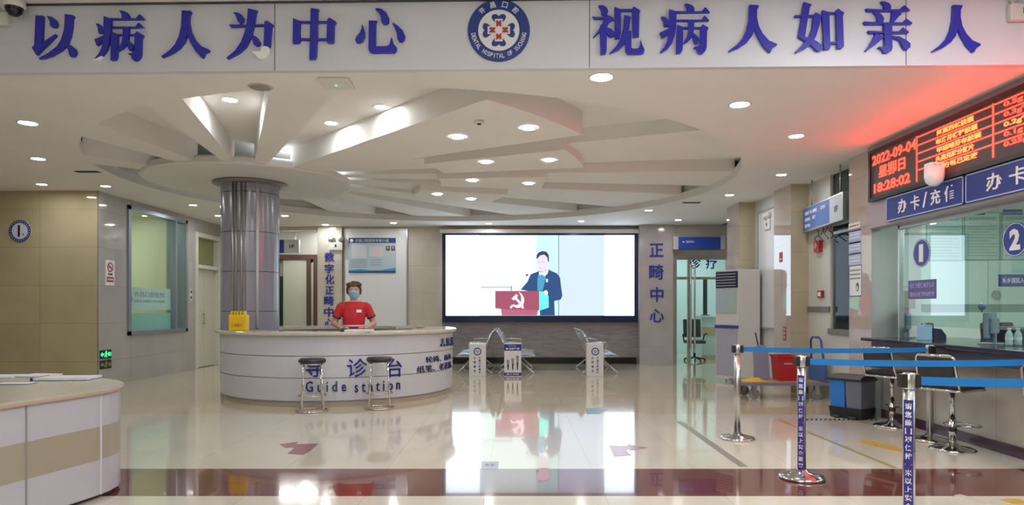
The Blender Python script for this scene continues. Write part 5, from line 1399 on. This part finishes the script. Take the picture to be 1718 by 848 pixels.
# ---- bar stools at the reception
def bar_stool(x, y, rz, label, first=[None]):
    if first[0] is not None: return dup(first[0], (x, y, 0), label, rz)
    t = thing('bar_stool', label, 'stool', (x, y, 0), rz, 'chrome bar stools at the reception')
    MB().lathe((0, 0, 0), [(0, 0), (0.19, 0), (0.195, 0.008), (0.17, 0.022), (0.07, 0.04), (0.035, 0.075), (0, 0.075)], 40).build('base', CHROME, t, local=True)
    MB().cyl((0, 0, 0.06), (0, 0, 0.30), 0.030, seg=20).cyl((0, 0, 0.30), (0, 0, 0.56), 0.022, seg=20).build('column', CHROME, t, local=True)
    MB().lathe((0, 0, 0), [(0.030, 0.17), (0.036, 0.175), (0.036, 0.21), (0.030, 0.215)], 20).build('collar', BLACK, t, local=True)
    MB().tube([(0.03, 0, 0.22), (0.10, -0.14, 0.22), (0.19, -0.15, 0.22), (0.235, -0.10, 0.22), (0.235, 0.10, 0.22), (0.19, 0.15, 0.22), (0.10, 0.14, 0.22), (0.03, 0, 0.22)], 0.011, 8).build('footrest', CHROME, t, local=True)
    MB().box(-0.19, 0.19, -0.19, 0.19, 0.575, 0.625, 0.022).build('seat', LEATHER, t, local=True)
    MB().tube([(-0.19, -0.195, 0.568), (0.16, -0.195, 0.568), (0.195, -0.16, 0.568), (0.195, 0.16, 0.568), (0.16, 0.195, 0.568), (-0.19, 0.195, 0.568), (-0.215, 0.16, 0.568), (-0.215, -0.16, 0.568)], 0.012, 8, True).build('seat_rail', CHROME, t, local=True)
    fr = MB().tube([(-0.19, -0.185, 0.57), (-0.225, -0.18, 0.66), (-0.265, -0.175, 0.86), (-0.272, -0.15, 0.885), (-0.272, 0.15, 0.885), (-0.265, 0.175, 0.86), (-0.225, 0.18, 0.66), (-0.19, 0.185, 0.57)], 0.012, 8).build('back_frame', CHROME, t, local=True)
    MB().box(-0.012, 0.012, -0.165, 0.165, -0.11, 0.10, 0.01, Matrix.Translation((-0.25, 0, 0.77)) @ Matrix.Rotation(-0.16, 4, 'Y')).build('backrest', LEATHER, t, local=True)
    MB().tube([(0.0, 0.02, 0.55), (0.10, 0.06, 0.52), (0.16, 0.09, 0.46)], 0.006, 6).build('lever', BLACK, t, local=True)
    first[0] = t
    return t
x, y = on_floor(1494, 716); bar_stool(x + 0.02, y, 0.45, 'black bar stool with a chrome frame, farthest, next to the waste bin')
x, y = on_floor(1598, 755); bar_stool(x, y, 0.45, 'black bar stool second from the waste bin, beside the belt post at the counter')
bar_stool(4.14, 5.02, 0.3, 'black bar stool at the right edge of the photo, only its back in view')

# ---- reception counter
t = thing('reception_counter', 'long reception counter with a dark overhanging top and beige front', 'counter', (4.6, 5.3, 0))
CTOP = mat('counter_dark_top', (0.028, 0.022, 0.035), 0.12)
MB().box(4.15, 5.35, 2.6, 8.12, 0.925, 0.965, 0.008).build('worktop', CTOP, t)
MB().box(4.22, 4.34, 2.62, 8.0, 0.80, 0.925).build('apron', mat('apron_dark', (0.06, 0.045, 0.07), 0.35), t)
MB().box(4.42, 4.50, 2.6, 8.12, 0.1, 0.925).build('front_panel', tiled('reception_front', (0.40, 0.36, 0.31), (0.2, 0.18, 0.16), 0.9, 1.2, 2.6, 0.0, 0.15, 0.02, 'yz', 3.0), t)
MB().box(4.40, 4.50, 2.6, 8.12, 0, 0.1).build('kickboard', mat('kick_purple', (0.06, 0.03, 0.045), 0.25), t)
t = thing('office_desk', 'low pale work desk behind the reception glass', 'desk', (5.9, 6.5, 0))
MB().box(5.36, 5.68, 3.2, 9.6, 0.83, 0.87, 0.006).build('top', mat('desk_mint', (0.46, 0.58, 0.56), 0.25), t); MB().box(5.62, 5.66, 3.2, 9.6, 0.0, 0.83).build('modesty_panel', mat('desk_grey', (0.35, 0.42, 0.42), 0.4), t)

def counter_monitor(x, y, z, rz, s, label, tone):
    t = thing('monitor', label, 'monitor', (x, y, z), rz)
    MB().box(-0.23 * s, 0.23 * s, -0.02, 0.02, 0.06, 0.40 * s, 0.012).build('housing', tone, t, local=True)
    MB().box(-0.16 * s, 0.16 * s, -0.055, -0.02, 0.10, 0.33 * s, 0.02).build('back_shell', tone, t, local=True)
    MB().box(-0.215 * s, 0.215 * s, 0.02, 0.023, 0.085, 0.385 * s).build('display', BLACK, t, local=True)
    MB().box(-0.03, 0.03, -0.05, -0.03, 0.0, 0.18).box(-0.11, 0.11, -0.10, 0.08, 0.0, 0.012, 0.004).build('stand', tone, t, local=True)
    return t
MONG = mat('monitor_blue_grey', (0.15, 0.21, 0.29), 0.4)
def spot(px, py, z):
    Yd = (HC - z) * FPX / (py - PY); return (px - PX) * Yd / FPX, Yd
# things standing on the office side, seen through the glass (base height z, base row py)
x, Yd = (1517 - PX) * 7.98 / FPX, 7.98; counter_monitor(x, Yd, 0.965, 0.9, 0.9, 'blue-grey monitor back at the far end of the reception counter', MONG)
x, Yd = (1661 - PX) * 6.6 / FPX, 6.6; counter_monitor(x, Yd, 0.965, 0.75, 0.78, 'blue-grey monitor back on the reception counter under the figure 2', MONG)
t = thing('webcam', 'small round blue camera on a stem on top of the monitor under the figure 2', 'camera', (x - 0.08, Yd, 1.275))
MB().lathe((0, 0, 0.055), [(0, -0.035), (0.03, -0.02), (0.035, 0), (0.03, 0.02), (0, 0.035)], 20).build('head', mat('webcam_blue', (0.03, 0.10, 0.22), 0.2), t, local=True); MB().cyl((0, 0, 0), (0, 0, 0.03), 0.008).build('stem', BLACK, t, local=True)
x, Yd = (1558 - PX) * 8.3 / FPX, 8.3
t = thing('office_chair', 'brown and black office chair behind the far end of the reception glass', 'chair', (5.98, 9.75, 0))
def office_chair(t, seatm, backm):
    MB().box(-0.23, 0.23, -0.22, 0.22, 0.44, 0.52, 0.03).build('seat', seatm, t, local=True)
    MB().box(-0.22, 0.22, -0.03, 0.03, -0.22, 0.24, 0.03, Matrix.Translation((0, 0.24, 0.80)) @ Matrix.Rotation(-0.12, 4, 'X')).build('backrest', backm, t, local=True)
    MB().cyl((0, 0, 0.10), (0, 0, 0.44), 0.03).build('column', BLACK, t, local=True)
    for k in range(5):
        a = k * 2 * PI / 5; MB().tube([(0, 0, 0.10), (0.26 * math.cos(a), 0.26 * math.sin(a), 0.05)], 0.018, 8).cyl((0.26 * math.cos(a) - 0.015, 0.26 * math.sin(a), 0.028), (0.26 * math.cos(a) + 0.015, 0.26 * math.sin(a), 0.028), 0.028, seg=14).build('leg', BLACK, t, local=True)
    for s in (-1, 1): MB().tube([(s * 0.23, 0.10, 0.48), (s * 0.27, 0.08, 0.66), (s * 0.27, -0.14, 0.68)], 0.016, 8).build('armrest', BLACK, t, local=True)
office_chair(t, mat('chair_brown', (0.12, 0.045, 0.03), 0.5), mat('chair_brown_back', (0.14, 0.055, 0.035), 0.5)); t.scale = (1, 1, 1.06)
t = thing('office_chair', 'black office chair behind the reception glass at the right edge', 'chair', (5.98, 8.05, 0), 0.2)
office_chair(t, BLACK, LEATHER); t.scale = (1.05, 1, 1.1)
x, Yd = (1551 - PX) * 7.4 / FPX, 7.4
t = thing('tissue_box', 'pale blue upright tissue box on the reception counter', 'box', (x, Yd, 0.965), 0.3)
MB().box(-0.055, 0.055, -0.05, 0.05, 0, 0.17, 0.006).build('carton', mat('tissue_blue', (0.28, 0.50, 0.66), 0.5), t, local=True)
m = MB()
for k in range(5):
    a = k * 1.256; m.face([(0, 0, 0.168), (0.03 * math.cos(a), 0.03 * math.sin(a), 0.20), (0.03 * math.cos(a + 0.9), 0.03 * math.sin(a + 0.9), 0.19)])
m.build('tissue', PAPER, t, local=True)
x, Yd = (1568 - PX) * 7.5 / FPX, 7.5
t = thing('card_reader', 'low dark rounded card reader beside the tissue box', 'card reader', (x, Yd, 0.965), 0.3)
m = MB(); m.prism([(-0.08, 0), (0.10, 0), (0.10, 0.05), (0.03, 0.12), (-0.08, 0.13)], Fr((0, 0, 0), (1, 0, 0), (0, 0, 1), (0, -1, 0)), -0.06, 0.06, True); m.build('body', mat('reader_navy', (0.02, 0.025, 0.06), 0.3), t, local=True)
MB().box(0.0, 0.06, -0.045, 0.045, 0.095, 0.10, 0.001, Matrix.Rotation(0.0, 4, 'Y')).build('keypad', GREY, t, local=True)
for px, lab in ((1693, 'clear water bottle on the reception counter, left one of the pair'), (1708, 'clear water bottle on the reception counter, right one of the pair')):
    Yd = 6.3; x = (px - PX) * Yd / FPX
    t = thing('water_bottle', lab, 'bottle', (x, Yd, 0.965), 0, 'water bottles on the reception counter')
    MB().lathe((0, 0, 0), [(0, 0), (0.030, 0.002), (0.032, 0.02), (0.030, 0.05), (0.032, 0.08), (0.030, 0.11), (0.014, 0.14), (0.013, 0.152), (0, 0.152)], 22).build('bottle', mat('bottle_clear', (0.35, 0.50, 0.50), 0.1), t, local=True)
    MB().cyl((0, 0, 0.150), (0, 0, 0.168), 0.0155, seg=18).build('cap', PRINTW, t, local=True)
    MB().lathe((0, 0, 0), [(0.0325, 0.055), (0.0325, 0.085)], 22).build('label', mat('bottle_label', (0.5, 0.62, 0.6), 0.5), t, local=True)
t = thing('printer', 'dark grey printer behind the water bottles on the office desk', 'printer', (5.56, 7.50, 0.87), 0.3)
MB().box(-0.15, 0.15, -0.16, 0.16, 0, 0.22, 0.02).build('body', mat('printer_dark', (0.03, 0.03, 0.035), 0.4), t, local=True); MB().box(-0.10, 0.10, -0.22, -0.155, 0.06, 0.075).build('paper_tray', PRINTW, t, local=True); MB().box(-0.12, 0.12, -0.05, 0.12, 0.22, 0.24, 0.004).build('cover', GREY, t, local=True)

# ---- office wall: posters, blue label, speaker disc, small switch
F = FY(11.0); q = px2(11.0)
PGRN = mat('poster_mint', (0.44, 0.57, 0.53), 0.4); PINK2 = mat('poster_ink', (0.25, 0.36, 0.36), 0.5)
for x0, x1, y0, y1, lab in ((1553, 1615, 357, 438, 'pale framed rules poster on the office wall, left one, above the figure 1 pane'), (1617, 1678, 356, 437, 'pale framed rules poster on the office wall, between the figures 1 and 2'), (1680, 1738, 356, 437, 'pale framed rules poster on the office wall, behind the figure 2')):
    a, c = q(x0, y1), q(x1, y0)
    t = thing('wall_poster', lab, 'poster', ((a[0] + c[0]) / 2, 11, a[1]), 0, 'rules posters on the office wall')
    MB().rect(F, a[0] + 0.015, a[1] + 0.015, c[0] - 0.015, c[1] - 0.015, 0, 0.008).build('sheet', PGRN, t)
    f = MB()
    for r in ((a[0], a[1], a[0] + 0.015, c[1]), (c[0] - 0.015, a[1], c[0], c[1]), (a[0], a[1], c[0], a[1] + 0.015), (a[0], c[1] - 0.015, c[0], c[1])): f.rect(F, *r, 0, 0.014)
    f.build('frame', mat('poster_frame', (0.20, 0.32, 0.32), 0.4), t)
    p = MB().m(MIDBLUE).rect(F, a[0] + 0.02, c[1] - 0.05, a[0] + 0.34, c[1] + 0.04, 0.008, 0.012).m(PINK2).text('医保服务管理制度', F, a[0] + 0.08, c[1] - 0.13, c[0] - 0.08, c[1] - 0.08, 0.010, 0.008, 0.01)
    for k in range(12): p.rect(F, a[0] + 0.05, c[1] - 0.19 - k * 0.048, c[0] - 0.06 - 0.12 * ((k * 7) % 3 == 0), c[1] - 0.178 - k * 0.048, 0.008, 0.0095)
    p.build('print', None, t)
o = MB().m(MIDBLUE); a, c = q(1675, 481), q(1745, 461); o.rect(F, a[0], a[1], c[0], c[1], 0, 0.01).m(PRINTW).text('城乡居民入院登记', F, a[0] + 0.06, a[1] + 0.05, c[0] - 0.05, c[1] - 0.05, 0.013, 0.01, 0.02); tag(o.build('blue_label'), 'blue label with white characters on the office wall below the figure 2', 'sign')
a = q(1670, 495)
t = thing('wall_clock_disc', 'small round silver disc on the office wall below the blue label', 'disc', (a[0], 11, a[1] - 0.06)); MB().disc(F, a[0], a[1], 0.065, None, 0, 0.03, 28).build('face', CHROME, t); MB().annulus(F, a[0], a[1], 0.06, 0.07, 0.0, 0.035, 28).build('rim', STEEL, t)
t.name = 'silver_disc'
a, c = q(1499, 496), q(1510, 475); o = MB().m(PRINTW).rect(F, a[0], a[1], c[0], c[1] - 0.05, 0, 0.01).m(NAVY).rect(F, a[0], c[1] - 0.05, c[0], c[1], 0, 0.012).m(RED).rect(F, a[0] + 0.03, a[1] + 0.04, c[0] - 0.03, a[1] + 0.055, 0.01, 0.012); tag(o.build('small_notice'), 'small dark-headed white notice on the office wall, left of the window figure 1', 'notice')

# ---- figure discs and label on the glass
F = FXR(4.444)
def oval(px, py, rx_px, ry_px, ch, label):
    z = 4.444 * FPX / (px - PX); u = -z; v = HC + (PY - py) * z / FPX
    zl = 4.444 * FPX / (px - rx_px - PX); zr = 4.444 * FPX / (px + rx_px - PX); ru = (zl - zr) / 2; rv = ry_px * z / FPX
    ru = rv
    m = MB().m(mat('decal_blue', (0.018, 0.035, 0.25), 0.35)).disc(F, u, v, ru, rv, 0, 0.002, 44).m(PRINTW).annulus(F, u, v, ru * 0.92, ru * 0.96, 0.002, 0.003, 44)
    m.text(ch, F, u - ru * (0.26 if ch == '1' else 0.42), v - rv * 0.62, u + ru * (0.22 if ch == '1' else 0.42), v + rv * 0.62, 0.004, 0.002, 0.05)
    tag(m.build('window_number'), label, 'sign', 'figures on the reception glass')
oval(1546, 425, 14, 24, '1', 'blue oval window figure 1 stuck on the reception glass')
oval(1703, 402, 19, 29, '2', 'blue oval window figure 2 stuck on the reception glass')
za = 4.444 * FPX / (1524 - PX); zb_ = 4.444 * FPX / (1571 - PX); zm = (za + zb_) / 2
v1 = HC + (PY - 470) * zm / FPX; v0 = HC + (PY - 502) * zm / FPX
m = MB().m(mat('label_violet', (0.09, 0.07, 0.26), 0.4)).rect(F, -za, v0, -zb_, v1, 0, 0.002).m(mat('label_pale', (0.36, 0.32, 0.55), 0.5))
m.text('社保卡医保电子凭证', F, -za + 0.03, v1 - 0.085, -zb_ - 0.03, v1 - 0.03, 0.003, 0.002, 0.02).text('请出示健康码缴费', F, -za + 0.03, v0 + 0.025, -zb_ - 0.03, v0 + 0.08, 0.003, 0.002, 0.02)
tag(m.build('glass_label'), 'violet two-row label stuck on the reception glass below the figure 1', 'sign')

# ---- blue window headers
F = FXR(4.24)
def header(ya, yb, z0, z1, label, txt):
    t = thing('window_header', label, 'sign', (4.235, (ya + yb) / 2, z0), 0, 'blue headers over the reception windows')
    MB().rect(F, -ya, z0, -yb, z1, -0.01, 0.03).build('panel', mat('header_panel', (0.014, 0.03, 0.22), 0.3), t)
    p = MB().m(mat('header_line', (0.35, 0.42, 0.62), 0.4)); e = 0.012
    for r in ((-ya, z0, -yb, z0 + e), (-ya, z1 - e, -yb, z1), (-ya, z0, -ya + e, z1), (-yb - e, z0, -yb, z1)): p.rect(F, *r, 0.03, 0.034)
    p.build('border', None, t)
    p = MB().m(PRINTW); L = ya - yb; h = z1 - z0
    for ch, f0, f1 in txt: p.text(ch, F, -ya + L * f0, z0 + h * 0.22, -ya + L * f1, z0 + h * 0.80, 0.035, 0.03, 0.014)
    p.build('lettering', None, t)
TX = (('办', 0.18, 0.31), ('卡', 0.36, 0.48), ('/', 0.52, 0.58), ('充', 0.62, 0.74), ('值', 0.79, 0.92))
header(7.66, 6.34, 2.30, 2.565, 'blue header sign with white characters over reception window 1', TX)
header(6.31, 4.75, 2.30, 2.565, 'blue header sign with white characters over reception window 2, cut by the photo edge', TX)

# ---- red LED message board
t = thing('led_board', 'long black display board with glowing red table and date on the mauve fascia', 'display', (4.2, 6.2, 2.62))
XF = 4.20; F = FXR(XF)
YA, YB_, Z0, Z1 = 7.97, 4.4, 2.615, 3.135
MB().box(XF, 4.24, YB_, YA, Z0, Z1).build('panel', emis('board_dark', (0.30, 0.12, 0.10), 0.12), t)
f = MB()
for r in ((YA, YA + 0.04, Z0 - 0.04, Z1 + 0.04), (YB_ - 0.04, YB_, Z0 - 0.04, Z1 + 0.04), (YB_, YA, Z1, Z1 + 0.04), (YB_, YA, Z0 - 0.04, Z0)): f.box(XF - 0.015, 4.24, r[0], r[1], r[2], r[3])
f.build('frame', BLACK, t)
K = LIGHT['ledboard']
LR = emis('led_red', (1.0, 0.013, 0.006), K); LO = emis('led_orange', (1.0, 0.055, 0.010), K * 0.8)
p = MB().m(LR)
yc = 7.06                                                     # first column line
xs = [yc, 5.93, 5.36, 4.85]
H = Z1 - Z0
for y in xs: p.rect(F, -y - 0.010, Z0 + 0.03, -y + 0.010, Z1 - 0.015, 0, 0.002)
rows = [Z0 + 0.06 + (H - 0.09) * k / 5 for k in range(6)]
for z in rows[1:]: p.rect(F, -yc, z - 0.006, -YB_, z + 0.006, 0, 0.002)
p.build('table_lines', None, t)
for s, r in (('2022-09-04', (-7.94, Z1 - 0.145, -7.07, Z1 - 0.03)), ('星期日', (-7.80, Z0 + 0.205, -7.27, Z0 + 0.345)), ('18:28:02', (-7.90, Z0 + 0.045, -7.18, Z0 + 0.155))):
    MB().m(LR).text(s, F, *r, 0.003, 0, 0.02).build('date_and_time', None, t)
names = ['阿莫西林胶囊', '布洛芬缓释胶囊', '甲硝唑芬布胶囊', '头孢克肟分散片', '复方氯己定液']
c1 = ['0.5g', '0.3g*20', '0.2g*24', '0.1g', '0.25g']
c2 = ['12.50', '21.8', '9.60', '32.0', '18.4']
for k in range(5):
    zb, zt = rows[4 - k] + 0.018, rows[5 - k] - 0.014
    for s, u0, u1, mm in ((names[k], -6.72 - 0.02 * (k % 2), -6.18 + 0.05 * (k % 3), LO), (c1[k], -5.80, -5.80 + 0.055 * len(c1[k]), LO if k == 2 else LR), (c2[k], -5.24, -5.0, LR), ('盒', -4.75, -4.65, LR)):
        MB().m(mm).text(s, F, u0, zb, u1, zt, 0.003, 0, 0.025).build('table_text', None, t)
# white camera under the board
z = 4.19 * FPX / (1579.5 - PX)
vv = HC + (PY - 294) * z / FPX
t = thing('wall_camera', 'white rounded camera mounted at the lower edge of the red display board', 'camera', (4.12, z, vv))
MB().box(-0.07, 0.07, -0.055, 0.055, 0.04, 0.118, 0.008).build('mount', mat('camera_white', (0.85, 0.85, 0.86), 0.3), t, local=True)
MB().lathe((0, 0, 0), [(0, -0.115), (0.04, -0.105), (0.075, -0.07), (0.088, -0.02), (0.088, 0.06), (0.07, 0.07), (0, 0.07)], 32).build('dome', MATS['camera_white'], t, local=True)
MB().cyl((0.065, 0, 0.06), (0.085, 0, 0.06), 0.03).build('bracket', MATS['camera_white'], t, local=True)
MB().m(GREY).box(-0.04, -0.01, -0.0565, -0.055, 0.09, 0.098).box(0.005, 0.035, -0.0565, -0.055, 0.09, 0.098).build('print', None, t, local=True)

# ---- clinic sign over the glass door and clinic furniture
YS = 15.45; q = px2(YS); F = FY(YS)
t = thing('clinic_sign', 'blue light box sign with silver ends over the glass clinic door', 'sign', (4.2, 15.55, 2.63))
a, c = q(1139, 418), q(1209, 398)
MB().box(a[0], c[0], YS, 15.70, a[1], c[1]).build('face_panel', mat('clinic_blue', (0.025, 0.07, 0.40), 0.35), t)
e = MB()
a1 = q(1130, 419); e.box(a1[0], a[0], YS + 0.02, 15.70, a1[1], c[1] + 0.02, 0.01).build('end_cap', mat('end_cap_silver', (0.55, 0.55, 0.57), 0.3, 0.3), t); e = MB(); c1_ = q(1217, 396); e.box(c[0], c1_[0], YS, 15.70, a1[1], c1_[1], 0.01)
e.build('end_cap', mat('end_cap_silver', (0.55, 0.55, 0.57), 0.3, 0.3), t)
m = MB().m(PRINTW); b0, b1 = q(1151, 408), q(1165, 404); m.text('口腔诊疗中心', F, b0[0], b0[1], b1[0], b1[1], 0.004, 0, 0.01); m.build('lettering', None, t); MB().m(PRINTW).disc(F, *q(1146.5, 406.2), 0.018, None, 0, 0.004, 14).build('logo_dot', None, t)
t = thing('clinic_desk', 'white clinic desk with two peach bands seen through the glass door', 'desk', (5.05, 17.4, 0))
q = px2(17.2)
a, c = q(1178, 603), q(1206, 530)
MB().box(a[0], 5.6, 17.2, 17.9, 0.0, c[1] - 0.04).build('body', mat('clinic_white', (0.62, 0.68, 0.66), 0.3), t); MB().box(a[0] - 0.03, 5.63, 17.17, 17.93, c[1] - 0.04, c[1]).build('top', WHITE, t)
PEA = mat('peach_band', (0.62, 0.40, 0.27), 0.4)
for y0, y1 in ((563, 549), (605, 596)):
    z0 = q(1180, y0)[1]; z1 = q(1180, y1)[1]; MB().box(a[0] - 0.006, 5.58, 17.19, 17.2, max(z0, 0.02), z1).build('band', PEA, t)
t = thing('clinic_monitor', 'black upright screen on the clinic desk seen through the glass door', 'monitor', (4.85, 17.5, 1.12))
a, c = px2(17.5)(1180, 530), px2(17.5)(1186, 467)
t.location = ((a[0] + c[0]) / 2, 17.5, px2(17.2)(1180, 530)[1])
MB().box(-0.05, 0.05, -0.03, 0.03, 0.02, 0.95, 0.006).build('housing', BLACK, t, local=True); MB().box(-0.10, 0.10, -0.08, 0.08, 0, 0.02).build('foot', DARK, t, local=True)
t = thing('clinic_chair', 'dark swivel chair on a teal base seen through the glass door', 'chair', (4.42, 16.7, 0))
office_chair(t, mat('chair_dark', (0.03, 0.035, 0.045), 0.4), MATS['chair_dark'])

# ---- floor stickers
def sticker(name, pts, m, label, d=0.0015, extra=None, cat='floor sticker', group='floor stickers'):
    s = MB().m(m); s.prism([on_floor(*p) for p in pts], FLOORF, 0, d)
    if extra: extra(s)
    return tag(s.build(name), label, cat, group)
ROSE = mat('sticker_rose', (0.27, 0.12, 0.13), 0.25)
sticker('arrow_sticker', [(469, 746), (500, 742), (496, 746), (534, 745), (520, 758), (508, 764), (482, 762), (494, 752), (478, 752)], ROSE, 'faded red arrow on the floor pointing left, before the guide counter')
sticker('arrow_sticker', [(1022, 748), (1052, 749), (1053, 746), (1088, 752), (1056, 757), (1056, 754), (1050, 756), (1060, 765), (1030, 767)], ROSE, 'faded red arrow on the floor pointing right, before the right bench')
def sq(s):
    s.m(GREY)
    for x0, y0, x1, y1 in ((814, 779, 820, 783), (823, 779, 829, 783)):
        s.prism([on_floor(x0, y1), on_floor(x1, y1), on_floor(x1, y0), on_floor(x0, y0)], FLOORF, 0.0015, 0.0022)
sticker('square_sticker', [(807, 788), (835, 788), (837, 775), (809, 775)], mat('sticker_grey_blue', (0.36, 0.40, 0.46), 0.3), 'small grey square sticker on the floor just above the brown band', extra=sq)
sticker('teal_sticker', [(982, 686), (1012, 684), (1026, 686), (1010, 690), (1006, 695), (984, 695)], mat('sticker_teal', (0.10, 0.22, 0.22), 0.3), 'dark teal sticker on the floor between the benches and the right arrow')
sticker('oval_mark', [(902, 806), (901, 795), (905, 787), (912, 785), (920, 787), (923, 795), (921, 805), (914, 808), (907, 808)], mat('mark_mauve', (0.42, 0.26, 0.32), 0.3), 'mauve rounded sticker on the brown floor band below the screen\'s reflection')  # mauve rounded outline laid flat on the band
HAZ = mat('hazard_olive', (0.17, 0.16, 0.10), 0.35)
def strip(x0, y0, x1, y1, w, m, label, name='floor_strip'):
    a, c = Vector((*on_floor(x0, y0), 0)), Vector((*on_floor(x1, y1), 0)); d = (c - a).normalized(); n = Vector((-d.y, d.x, 0)) * w / 2
    s = MB().m(m).prism([tuple((a + n)[:2]), tuple((a - n)[:2]), tuple((c - n)[:2]), tuple((c + n)[:2])], FLOORF, 0, 0.0015); return s
tag(strip(1140, 708, 1248, 784, 0.075, mat('strip_grey', (0.25, 0.23, 0.20), 0.3), '').build('floor_strip'), 'dark grey queue strip on the floor left of the plain belt post', 'floor strip')
tag(strip(1308, 706, 1502, 786, 0.05, mat('strip_olive', (0.30, 0.28, 0.13), 0.3), '').build('floor_strip'), 'long olive queue strip running between the two sticker posts', 'floor strip')
s = strip(1445, 741, 1530, 760, 0.16, mat('strip_yellow', (0.58, 0.36, 0.05), 0.3), '')
tag(s.build('floor_strip'), 'broad yellow strip on the floor in front of the bar stools', 'floor strip')
s = strip(1350, 704, 1476, 704.5, 0.05, mat('dash_light', (0.45, 0.41, 0.33), 0.3), '')
s.m(BLACK)
for k in range(16):
    xa_ = 1352 + k * 7.7
    s.prism([on_floor(xa_, 706), on_floor(xa_ + 3.6, 706), on_floor(xa_ + 4.4, 703.2), on_floor(xa_ + 0.8, 703.2)], FLOORF, 0.0015, 0.0022)
tag(s.build('floor_strip'), 'black and pale dashed strip on the floor in front of the waste bin', 'floor strip')
s = strip(1605, 831, 1660, 845, 0.07, mat('dash_pale2', (0.50, 0.45, 0.34), 0.3), '')
for k in range(3):
    s2 = strip(1606, 830 + k * 5, 1656, 843 + k * 5, 0.012, HAZ, ''); s2.bm.free()
tag(s.build('floor_strip'), 'pale striped sticker at the bottom edge right of the cut-off post', 'floor strip')
tag(strip(1690, 838, 1718, 846, 0.14, MATS['strip_yellow'], '').build('floor_strip'), 'yellow sticker in the bottom right corner of the floor', 'floor strip')

# ---- front desk at the left edge
t = thing('front_desk', 'white and beige banded desk with a rounded end at the left edge', 'desk', (-3.6, 4.6, 0))
base = [(-3.20, 3.2), (-3.03, 3.97), (-2.88, 4.62), (-2.868, 4.75), (-2.885, 4.88), (-2.95, 5.02), (-3.06, 5.16), (-3.22, 5.30), (-3.42, 5.40), (-3.7, 5.45), (-7.2, 5.45), (-7.2, 3.2)]
def grow(pts, e):
    c = Vector((-4.6, 4.3)); out = []
    n = len(pts)
    for i in range(n):
        p0, p1, p2 = Vector(pts[i - 1]), Vector(pts[i]), Vector(pts[(i + 1) % n])
        d = (p2 - p0).normalized(); nn = Vector((d.y, -d.x))
        out.append(tuple(p1 + nn * e))
    return out
DW = mat('desk_white', (0.50, 0.49, 0.54), 0.3); DB = mat('desk_beige', (0.37, 0.33, 0.25), 0.3)
UP = Fr((0, 0, 0), (1, 0, 0), (0, 1, 0), (0, 0, 1))
if sum(base[i][0] * base[(i + 1) % len(base)][1] - base[(i + 1) % len(base)][0] * base[i][1] for i in range(len(base))) < 0: base = base[::-1]
for z0, z1, mm, nm in ((0.0, 0.03, DARK, 'plinth'), (0.03, 0.27, DW, 'lower_panel'), (0.27, 0.50, DB, 'middle_panel'), (0.50, 0.725, DW, 'upper_panel')):
    MB().prism(base if nm != 'plinth' else grow(base, -0.04), UP, z0, z1, True).build(nm, mm, t)
MB().prism(grow(base, 0.022), UP, 0.725, 0.76, True).build('worktop', noisy(mat('desk_top_cream', (0.52, 0.49, 0.40), 0.25), 20, 0.05), t)
MB().prism(grow(base, 0.024), UP, 0.727, 0.745, True).build('edge_band', mat('edge_tan', (0.48, 0.36, 0.28), 0.3), t)
for (xa_, ya_, mm) in ((-2.995, 4.115, mat('joint_grey', (0.30, 0.28, 0.28), 0.4)), (-2.873, 4.66, mat('joint_pale', (0.70, 0.66, 0.70), 0.25))):
    MB().box(xa_ - 0.006, xa_ + 0.006, ya_ - 0.004, ya_ + 0.004, 0.03, 0.725).build('panel_joint', mm, t)
def pad(px, py, w, d, h, rz, label, name, m, extra=False):
    Yd = (HC - 0.76) * FPX / (py - PY); X = (px - PX) * Yd / FPX
    t = thing(name, label, 'paper', (X, Yd, 0.76), rz)
    MB().box(-w / 2, w / 2, -d / 2, d / 2, 0, h, 0.002).build('pages', PAPER, t, local=True)
    MB().box(-w / 2 - 0.004, w / 2 + 0.004, -d / 2 - 0.004, d / 2 + 0.004, -0.0, 0.004).build('cover', m, t, local=True)
    if extra: MB().box(-w / 2 - 0.012, -w / 2 + 0.006, -d / 2 - 0.006, d / 2 + 0.006, 0.0, h + 0.002, 0.002).build('spine', m, t, local=True)
pad(114, 637, 0.40, 0.22, 0.022, 0.10, 'thick white notepad with a dark spine on the front desk, nearest its rounded end', 'notepad', NAVY, True)
pad(64, 632, 0.25, 0.22, 0.014, -0.12, 'loose white sheets on the front desk between the notepad and the photo edge', 'paper_sheets', GREY)
pad(6, 633, 0.24, 0.22, 0.012, 0.12, 'printed sheets on the front desk at the left photo edge', 'paper_sheets', MATS['notice_blue'])
pad(26, 645, 0.22, 0.10, 0.010, 0.05, 'small dark-covered booklet on the front desk nearest the viewer', 'booklet', DARK)
